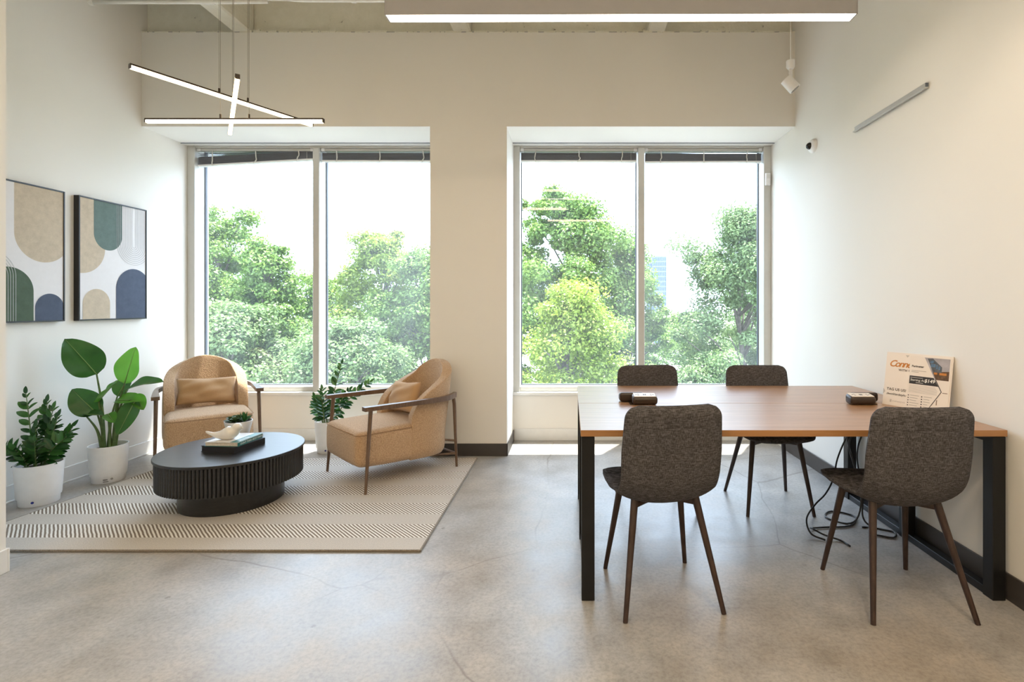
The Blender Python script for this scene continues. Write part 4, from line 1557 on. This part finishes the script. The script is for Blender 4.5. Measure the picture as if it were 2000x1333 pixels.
def make_pillow(name, W, H, T, seed, label, mtx):
    rnd = random.Random(seed)
    n = 22
    P = {}
    bm = bmesh.new()
    ph = [rnd.uniform(0, 6) for _ in range(6)]
    for side in (1, -1):
        for i in range(n + 1):
            for j in range(n + 1):
                u, v = -1 + 2 * i / n, -1 + 2 * j / n
                e = max(0, (1 - abs(u) ** 2.6)) ** 0.55 * max(0, (1 - abs(v) ** 2.6)) ** 0.55
                pinch = 1 - 0.07 * (1 - abs(v)) * abs(u) ** 3
                pin2 = 1 - 0.09 * (1 - abs(u)) * abs(v) ** 3
                wr = 0.006 * math.sin(5 * u + 3 * v + ph[0]) + 0.005 * math.sin(-4 * u + 8 * v + ph[1]) + 0.005 * abs(math.sin(7 * (u * v) + ph[2]))
                z = side * (T / 2 * e + wr * e)
                if abs(u) > 0.999 or abs(v) > 0.999:
                    if side == -1:
                        continue
                    z = 0
                P[(side, i, j)] = bm.verts.new((u * W / 2 * pinch, z, v * H / 2 * pin2))
    g = lambda s, i, j: P.get((s, i, j)) or P[(1, i, j)]
    for side in (1, -1):
        for i in range(n):
            for j in range(n):
                q = [g(side, i, j), g(side, i + 1, j), g(side, i + 1, j + 1), g(side, i, j + 1)]
                bm.faces.new(q if side == -1 else q[::-1])
    me = bpy.data.meshes.new(name)
    bmesh.ops.recalc_face_normals(bm, faces=bm.faces)
    bm.to_mesh(me)
    bm.free()
    me.polygons.foreach_set('use_smooth', [True] * len(me.polygons))
    me.materials.append(M['pillow'])
    o = link(bpy.data.objects.new(name, me))
    o.matrix_world = mtx
    tag(o, label, 'pillow', 'lumbar pillows on the armchairs')


def chair_mtx(loc, rz):
    return Matrix.Translation(loc) @ Matrix.Rotation(R(rz), 4, 'Z')


make_pillow('lumbar_pillow', 0.42, 0.225, 0.11, 3, 'tan linen lumbar pillow on the corner armchair',
            chair_mtx((-3.02, 4.28, 0), 38) @ Matrix.Translation((0.0, 0.135, 0.545)) @ Matrix.Rotation(R(-20), 4, 'X') @ Matrix.Rotation(R(2), 4, 'Y'))
make_pillow('lumbar_pillow', 0.40, 0.235, 0.12, 8, 'tan linen lumbar pillow on the armchair beside the pier',
            chair_mtx((-1.37, 3.90, ZR), -45) @ Matrix.Translation((-0.02, 0.125, 0.55)) @ Matrix.Rotation(R(-16), 4, 'X') @ Matrix.Rotation(R(-4), 4, 'Y'))


# ---- planters and plants ----
def make_pot(t, r=0.118, h=0.262, dot_dir=-40, sticker=False):
    pot = MB()
    n = 90
    # gently twisted ribs
    prof = [(0.88, 0.045), (0.90, 0.055), (0.93, 0.12), (0.965, 0.19), (1.0, h - 0.004), (1.0, h), (0.95, h), (0.93, h - 0.02), (0.90, 0.15)]
    rings = []
    for q, (k, z) in enumerate(prof):
        ring = []
        for i in range(n):
            a = 2 * PI * i / n
            rib = 0.0011 * math.sin(30 * (a + z * 1.2)) if q < 5 else 0
            ring.append(pot.bm.verts.new(((r * k + rib) * math.cos(a), (r * k + rib) * math.sin(a), z)))
        rings.append(ring)
    for a, b in zip(rings, rings[1:]):
        for i in range(n):
            pot.bm.faces.new((a[i], a[(i + 1) % n], b[(i + 1) % n], b[i]))
    p = pot.build('pot', 'white_plastic', t, True, 60)
    MB().lathe([(r * 0.80, 0.0), (r * 0.82, 0.003), (r * 0.84, 0.046), (r * 0.6, 0.048)], 60).build('reservoir', 'white_plastic', t, True, 40)
    a = R(dot_dir)
    c = Vector((r * 0.83 * math.cos(a), r * 0.83 * math.sin(a), 0.030))
    d = Vector((math.cos(a), math.sin(a), 0))
    MB().cone(c - d * 0.002, c + d * 0.003, 0.0075, 0.0075, 14).build('water_gauge', 'blue' if not sticker else 'grey_ink', t)
    if sticker:
        for k, (da, z0, z1, w) in enumerate(((-28, 0.012, 0.018, 6), (-28, 0.024, 0.032, 5))):
            m = MB()
            for q in range(w):
                a0, a1 = R(dot_dir + da + 3 * q), R(dot_dir + da + 3 * q + 2.2)
                rr = r * 0.845
                m.poly([(rr * math.cos(a0), rr * math.sin(a0), z0), (rr * math.cos(a1), rr * math.sin(a1), z0), (rr * math.cos(a1), rr * math.sin(a1), z1), (rr * math.cos(a0), rr * math.sin(a0), z1)])
            m.build('printed_mark', 'ink', t)
    MB().lathe([(0.0001, h - 0.03), (r * 0.94, h - 0.034)], 30).build('soil', 'soil', t)
    return p


ZZ_LEAF = kite_leaf('leaf', 'zz_leaf', 0.086, 0.0195, 0.25, 6, 0.9, 0.12)


def zz_plant(loc, r, h, stems, label, dot, seed=1, leafscale=1.0, group=True):
    rnd = random.Random(seed)
    t = empty('potted_zz_plant', loc)
    make_pot(t, r, h, dot)
    for (bx, by, tx, ty, tz, bow, npair) in stems:
        p0 = Vector((bx, by, h - 0.035))
        p3 = Vector((tx, ty, tz))
        mid = (p0 + p3) / 2 + Vector((-(tx - bx) * bow, -(ty - by) * bow, bow * 0.25 * (p3 - p0).length))
        c = smoothcurve([p0, mid, p3], 20)
        st = MB().tube(c, [0.0055 - 0.0035 * i / 19 for i in range(20)], 7).build('stem', 'stem', t, True)
        side0 = rnd.uniform(0, PI)
        axis = (p3 - p0).normalized()
        # leaves spread in a plane roughly facing the viewer
        pl = axis.cross(Vector((rnd.uniform(-0.35, 0.35), -1, rnd.uniform(-0.2, 0.3)))).normalized()
        for k in range(npair):
            f = 0.22 + 0.76 * k / (npair - 1)
            i = min(18, int(f * 19))
            p = c[i]
            tan = (c[i + 1] - c[i]).normalized()
            for s in (-1, 1):
                if rnd.random() < 0.04:
                    continue
                sp = R(rnd.uniform(54, 74) - 26 * f * f)
                y = (tan * math.cos(sp) + pl * s * math.sin(sp)).normalized()
                zz = y.cross(pl.cross(tan)).cross(y)
                zn = (Vector((rnd.uniform(-0.3, 0.3), -0.55 + rnd.uniform(-0.3, 0.2), 0.8))).normalized()
                x = y.cross(zn).normalized()
                z = x.cross(y)
                o = link(bpy.data.objects.new('leaf', ZZ_LEAF), st)
                sc = leafscale * rnd.uniform(0.82, 1.08) * (1.0 - 0.45 * max(0, f - 0.75) / 0.25) * (0.75 + 0.25 * min(1, f / 0.4))
                mt = Matrix((x * sc, y * sc, z * sc)).transposed().to_4x4()
                mt.translation = p
                o.matrix_local = mt
        o = link(bpy.data.objects.new('leaf', ZZ_LEAF), st)
        y = (c[-1] - c[-3]).normalized()
        x = y.cross(Vector((0.2, -0.7, 0.5))).normalized()
        sc = leafscale * 0.6
        mt = Matrix((x * sc, y * sc, x.cross(y) * sc)).transposed().to_4x4()
        mt.translation = c[-1]
        o.matrix_local = mt
    tag(t, label, 'potted plant', 'potted plants on the floor')


zz_plant((-3.425, 3.315, 0), 0.118, 0.258, [
    (-0.03, 0.0, -0.085, 0.0, 0.70, 0.02, 9), (0.0, 0.03, 0.0, 0.05, 0.64, 0.03, 9), (0.035, 0.0, 0.10, 0.02, 0.55, 0.05, 8),
    (0.04, -0.02, 0.205, -0.03, 0.43, 0.16, 8), (-0.05, -0.03, -0.155, -0.06, 0.38, 0.16, 7), (0.02, -0.04, 0.075, -0.10, 0.42, 0.10, 8),
    (-0.01, -0.05, -0.03, -0.12, 0.38, 0.12, 7), (0.05, 0.03, 0.14, 0.08, 0.47, 0.08, 8), (-0.02, 0.03, 0.06, 0.03, 0.60, 0.03, 8), (0.0, -0.02, 0.02, -0.04, 0.50, 0.05, 8)],
    'leafy dark green plant in a white ribbed pot, leftmost by the near wall edge', -62, 3, 1.0)

zz_plant((-2.115, 4.47, 0), 0.10, 0.27, [
    (-0.03, -0.01, -0.09, -0.04, 0.48, 0.06, 8), (-0.01, -0.03, -0.02, -0.07, 0.50, 0.04, 8), (0.0, 0.0, -0.045, 0.0, 0.54, 0.04, 8),
    (0.02, 0.0, 0.15, -0.06, 0.77, 0.12, 12), (0.03, 0.0, 0.36, 0.02, 0.60, 0.10, 11), (0.03, -0.02, 0.18, 0.02, 0.53, 0.12, 9), (-0.04, 0.01, -0.13, 0.02, 0.40, 0.12, 7)],
    'leafy dark green plant in a white pot between the armchairs, under the window', -75, 9, 0.92)


def make_bop():
    t = empty('bird_of_paradise_plant', (-3.36, 3.74, 0))
    h = 0.262
    make_pot(t, 0.115, h, -38, True)
    # (base of petiole, petiole top = blade base, blade tip, half width, normal hint, fold, curl, shade)
    L = [((-0.03, 0, 0), (-0.045, -0.045, 0.775), (-0.085, -0.225, 1.035), 0.100, (0.45, -0.75, 0.55), 0.18, 0.10, 'bop_dark'),
         ((0.03, 0.0, 0), (0.10, 0.02, 0.70), (0.175, 0.02, 0.965), 0.072, (0.2, -1, 0.1), 0.35, 0.02, 'bop_light'),
         ((0.035, 0, 0), (0.11, 0.03, 0.655), (0.385, -0.03, 0.76), 0.058, (0.1, -0.45, 0.9), 0.45, 0.18, 'bop_dark'),
         ((-0.035, 0, 0), (-0.055, -0.03, 0.49), (-0.185, -0.09, 0.675), 0.082, (0.35, -0.85, 0.35), 0.25, 0.10, 'bop_dark'),
         ((-0.03, -0.01, 0), (-0.045, -0.03, 0.575), (0.165, -0.13, 0.745), 0.052, (-0.3, -0.55, 0.8), 0.40, 0.05, 'bop_light'),
         ((-0.03, -0.02, 0), (-0.11, -0.06, 0.485), (0.075, -0.14, 0.525), 0.035, (0, -0.35, 0.9), 0.50, 0.15, 'bop_dark'),
         ((0.035, -0.01, 0), (0.20, 0.0, 0.59), (0.125, -0.07, 0.345), 0.052, (0.5, -0.85, 0.15), 0.30, 0.0, 'bop_dark'),
         ((0.03, -0.02, 0), (0.04, -0.05, 0.49), (0.145, -0.12, 0.455), 0.036, (0, -0.5, 0.85), 0.45, 0.1, 'bop_light'),
         ((0.03, 0.01, 0), (0.06, 0.0, 0.58), (0.27, -0.05, 0.60), 0.055, (0.1, -0.5, 0.85), 0.40, 0.12, 'bop_light'),
         ((0.035, 0.01, 0), (0.17, 0.03, 0.62), (0.255, 0.0, 0.51), 0.040, (0.5, -0.8, 0.3), 0.30, 0.0, 'bop_light'),
         ((-0.02, 0.02, 0), (0.02, 0.05, 0.60), (0.07, 0.10, 0.76), 0.05, (0.2, -0.9, 0.3), 0.30, 0.02, 'bop_dark')]
    for (b, p, q, w, nh, fold, curl, mat) in L:
        b = Vector((b[0], b[1], h - 0.035))
        p, q = Vector(p), Vector(q)
        mid = Vector((b.x * 0.7 + p.x * 0.3, b.y * 0.7 + p.y * 0.3, (b.z * 0.45 + p.z * 0.55)))
        c = smoothcurve([b, mid, p], 16)
        st = MB().tube(c, [0.0115 - 0.0065 * i / 15 for i in range(16)], 9).build('stem', 'stem', t, True)
        y = (q - p)
        Ln = y.length
        y.normalize()
        nh = Vector(nh).normalized()
        x = y.cross(nh).normalized()
        z = x.cross(y).normalized()
        n = 18
        v, f = [], []
        rnd = random.Random(int(abs(q.x) * 9999))
        ks = (-1, -0.75, -0.5, -0.25, 0, 0.25, 0.5, 0.75, 1)
        for i in range(n + 1):
            s = i / n
            ww = 1.2 * w * (max(0.0, math.sin(PI * s ** 0.82)) ** 0.62) * (1 - 0.15 * s)
            if i == 0:
                ww = 0.004
            if i == n:
                ww = 0.001
            for k in ks:
                wave = 0.006 * math.sin(11 * s + 2.2 * k + Ln * 40) * abs(k) * (w / 0.08)
                zz = abs(k) ** 1.3 * ww * fold - curl * Ln * s * s + wave + (0.0025 if k == 0 else 0) * -1
                v.append(p + x * (k * ww) + y * (Ln * s) + z * zz)
        m = len(ks)
        for i in range(n):
            for k in range(m - 1):
                a = i * m + k
                f.append((a, a + 1, a + m + 1, a + m))
        lf = mobj('leaf', v, f, mat, st, True)
        rib = [p + y * (Ln * i / 12 * 0.97) + z * (-curl * Ln * (i / 12 * 0.97) ** 2 + 0.001) for i in range(13)]
        MB().tube(rib, [0.0036 - 0.0028 * i / 12 for i in range(13)], 6).build('midrib', 'rib', st, True)
    tag(t, 'tall plant with broad glossy leaves in a white pot beside the corner armchair', 'potted plant', 'potted plants on the floor')


M['rib'] = plain('pale_midrib', (0.22, 0.34, 0.10, 1), 0.45)
make_bop()


# ================================================================== OUTSIDE
def make_tree(loc, top, rad, low, n_leaf, mat, label, seed, leaf=0.12, shape=1.0, trunk_r=0.13, dens=1.0):
    """crown between z=low and z=top around loc; leaves in clumps on the branches"""
    rng = np.random.default_rng(seed)
    t = empty('tree', (loc[0], loc[1], -4.5))
    base = np.array([loc[0], loc[1], -4.5])
    hc = (top - low)
    ncl = int(170 * dens)
    # clump centres: ellipsoid, biased outward, narrower towards the top
    d = rng.normal(size=(ncl, 3))
    d /= np.linalg.norm(d, axis=1)[:, None]
    rr = rng.uniform(0.35, 1.0, ncl) ** 0.55
    zc = low + hc * (0.03 + 0.93 * rng.uniform(0, 1, ncl) ** 0.9)
    zm = low + 0.42 * hc
    q = np.clip((zc - zm) / (top - zm), 0, 1)
    prof = np.clip(1.0 - q ** (2.3 - 1.1 * shape), 0.03, 1) ** 0.6
    horiz = rng.uniform(0.25, 1.0, ncl) ** 0.6 * rad * prof
    ang = rng.uniform(0, 2 * PI, ncl)
    horiz *= 0.92 + 0.20 * np.sin(3 * ang + 7 * zc / hc + seed) + 0.12 * np.sin(5 * ang - 11 * zc / hc)
    C = np.stack([loc[0] + horiz * np.cos(ang), loc[1] + horiz * np.sin(ang), zc], 1)
    k = max(5, ncl // 22)                       # a ragged crown top
    C[:k, 2] = top - rng.uniform(0.05, 0.85, k)
    C[:k, 0] = loc[0] + rng.normal(0, 0.26 * rad, k)
    C[:k, 1] = loc[1] + rng.normal(0, 0.26 * rad, k)
    cs = rng.uniform(0.18, 0.46, ncl) * (rad / 2.0) ** 0.5
    per = n_leaf // ncl
    N = per * ncl
    ci = np.repeat(np.arange(ncl), per)
    e = rng.normal(size=(N, 3))
    e /= np.linalg.norm(e, axis=1)[:, None]
    rad_l = rng.uniform(0.3, 1.25, N) ** 0.7
    P = C[ci] + e * (cs[ci] * rad_l)[:, None] * np.array([1.15, 1.15, 0.8])
    nrm = e * 0.7 + np.array([0, 0, 0.55]) + rng.normal(size=(N, 3)) * 0.45
    nrm /= np.linalg.norm(nrm, axis=1)[:, None]
    a = np.cross(nrm, rng.normal(size=(N, 3)))
    a /= np.linalg.norm(a, axis=1)[:, None]
    b = np.cross(nrm, a)
    s = leaf * rng.uniform(0.6, 1.2, N)[:, None]
    V = np.empty((N, 4, 3), np.float32)
    V[:, 0] = P - a * s * 0.5
    V[:, 1] = P + b * s * 0.30 - nrm * s * 0.05
    V[:, 2] = P + a * s * 0.5
    V[:, 3] = P - b * s * 0.30 - nrm * s * 0.05
    V -= base.astype(np.float32)
    me = bpy.data.meshes.new('foliage')
    me.vertices.add(N * 4)
    me.vertices.foreach_set('co', V.reshape(-1))
    me.loops.add(N * 4)
    me.loops.foreach_set('vertex_index', np.arange(N * 4, dtype=np.int32))
    me.polygons.add(N)
    me.polygons.foreach_set('loop_start', np.arange(0, N * 4, 4, dtype=np.int32))
    me.update(calc_edges=True)
    me.materials.append(M[mat])
    o = link(bpy.data.objects.new('foliage', me), t)
    o['kind'] = 'stuff'
    tr = MB()
    th = top - 0.18 * hc + 4.5
    pts = [Vector((0.0, 0, 0)), Vector((rng.uniform(-.15, .15), rng.uniform(-.15, .15), th * 0.4)), Vector((rng.uniform(-.2, .2), rng.uniform(-.2, .2), th * 0.75)), Vector((0, 0, th))]
    c = smoothcurve(pts, 14)
    tr.tube(c, [trunk_r * (1 - 0.85 * i / 13) for i in range(14)], 8)
    tr.build('trunk', 'bark', t, True)
    br = MB()
    for i in rng.choice(ncl, min(34, ncl), replace=False):
        q = Vector(C[i] - base)
        z0 = max(1.0, q.z - rng.uniform(0.5, 1.3))
        k = min(12, int(z0 / th * 13))
        p = c[k]
        br.tube([p, (p + q) / 2 + Vector((0, 0, 0.15)), q], [trunk_r * 0.28, trunk_r * 0.17, 0.008], 5)
    br.build('branches', 'bark', t, True)
    tag(t, label, 'tree', 'trees outside the windows')


TREES = [
    # x, y, top, radius, low, leaves, material, label, leaf, shape
    ((-9.6, 14.0), 3.95, 1.75, -2.2, 30000, 'fol_mid', 'tall pale green tree at the left edge of the left window', 0.12, 0.85),
    ((-7.75, 13.2), 3.05, 1.0, -1.8, 16000, 'fol_mid', 'rounded green treetop stepping down right of the tall left tree', 0.12, 0.7),
    ((-8.0, 17.5), 2.35, 2.2, -2.4, 24000, 'fol_mid', 'low green tree behind the first mullion of the left window', 0.12, 0.5),
    ((-5.55, 15.0), 3.45, 1.45, -2.2, 26000, 'fol_bright', 'peaked yellow-green tree in the left window beside the pier', 0.12, 0.8),
    ((-3.9, 14.2), 2.9, 1.6, -2.2, 24000, 'fol_mid', 'dark green tree half hidden by the pier', 0.12, 0.6),
    ((-7.1, 10.6), 1.35, 1.35, -2.2, 22000, 'fol_pale', 'pale low tree filling the bottom of the left pane', 0.10, 0.5),
    ((-4.6, 10.4), 0.95, 1.5, -2.2, 22000, 'fol_pale', 'pale low tree behind the right armchair at the window', 0.10, 0.5),
    ((-0.15, 15.0), 4.55, 2.45, -2.2, 52000, 'fol_mid', 'biggest broad green tree in the right window', 0.125, 0.75),
    ((1.75, 15.6), 3.3, 1.2, -2.2, 22000, 'fol_mid', 'narrow green tree behind the mullion of the right window', 0.12, 0.8),
    ((0.02, 9.6), 1.75, 1.05, -2.0, 26000, 'fol_bright', 'bright yellow-green young tree in front of the biggest tree', 0.085, 1.0),
    ((4.45, 13.2), 3.75, 2.0, -2.4, 46000, 'fol_pale', 'pale silvery tree at the right edge of the right window', 0.105, 0.8),
    ((2.9, 11.5), -0.1, 0.95, -2.4, 14000, 'fol_pale', 'low pale tree between the window-side chairs', 0.09, 0.5),
    ((7.6, 19.0), 2.3, 2.7, -3.4, 24000, 'fol_pale', 'hazy tree filling in behind the silvery tree', 0.13, 0.5),
    ((5.2, 24.0), 0.9, 1.9, -3.0, 12000, 'fol_mid', 'small distant tree in the gap left of the silvery tree', 0.14, 0.5),
    ((-14.5, 20.0), 3.6, 2.6, -3.0, 16000, 'fol_mid', 'far green tree beyond the left window edge', 0.15, 0.6),
]
for i, (xy, top, rad, low, n, mat, lab, leaf, shp) in enumerate(TREES):
    make_tree(xy, top, rad, low, int(n * 2.1), mat, lab, 11 + i, leaf * 0.80, shp)

# ---- far buildings ----
M['tower'] = plain('pale_tower_glass', (0.095, 0.125, 0.19, 1), 0.4, spec=0.1)
M['tower_band'] = plain('tower_bands', (0.15, 0.18, 0.24, 1), 0.6, spec=0.1)
M['stucco'] = plain('pale_pink_stucco', (0.22, 0.17, 0.15, 1), 0.8)
M['roof'] = plain('pale_roof', (0.30, 0.26, 0.25, 1), 0.8)


def make_tower():
    t = empty('office_tower', (51.5, 300, -4.5))
    H = 33.8
    MB().box((-4.2, 0, 0), (4.2, 9, H)).build('wall', 'tower', t)
    MB().box((-6.6, 1, 0), (-4.2, 8, H - 3.4)).build('side_wing', 'tower', t)
    MB().box((-4.3, -0.1, H), (4.3, 9.1, H + 0.8)).build('roof', 'tower_band', t)
    for k in range(11):
        MB().box((-4.25, -0.15, 2 + k * 2.9), (4.25, 0.05, 2.7 + k * 2.9)).build('floor_band', 'tower_band', t)
    for k in range(9):
        x = -4.0 + k
        MB().box((x - 0.08, -0.2, 1), (x + 0.08, 0.02, H)).build('fin', 'tower_band', t)
    tag(t, 'pale blue glass office tower far beyond the trees', 'building')


make_tower()
t = empty('low_building', (12.5, 62, -4.5))
MB().box((-3, 0, 0), (3, 6, 3.1)).build('wall', 'stucco', t)
MB().box((-3.2, -0.2, 3.1), (3.2, 6.2, 3.4)).build('roof', 'roof', t)
for k in range(4):
    w = MB().box((-2.5 + 1.4 * k, -0.04, 1.2), (-1.7 + 1.4 * k, 0.02, 2.4)).build('window', 'tower', t)
tag(t, 'low pinkish building glimpsed between the trees', 'building')
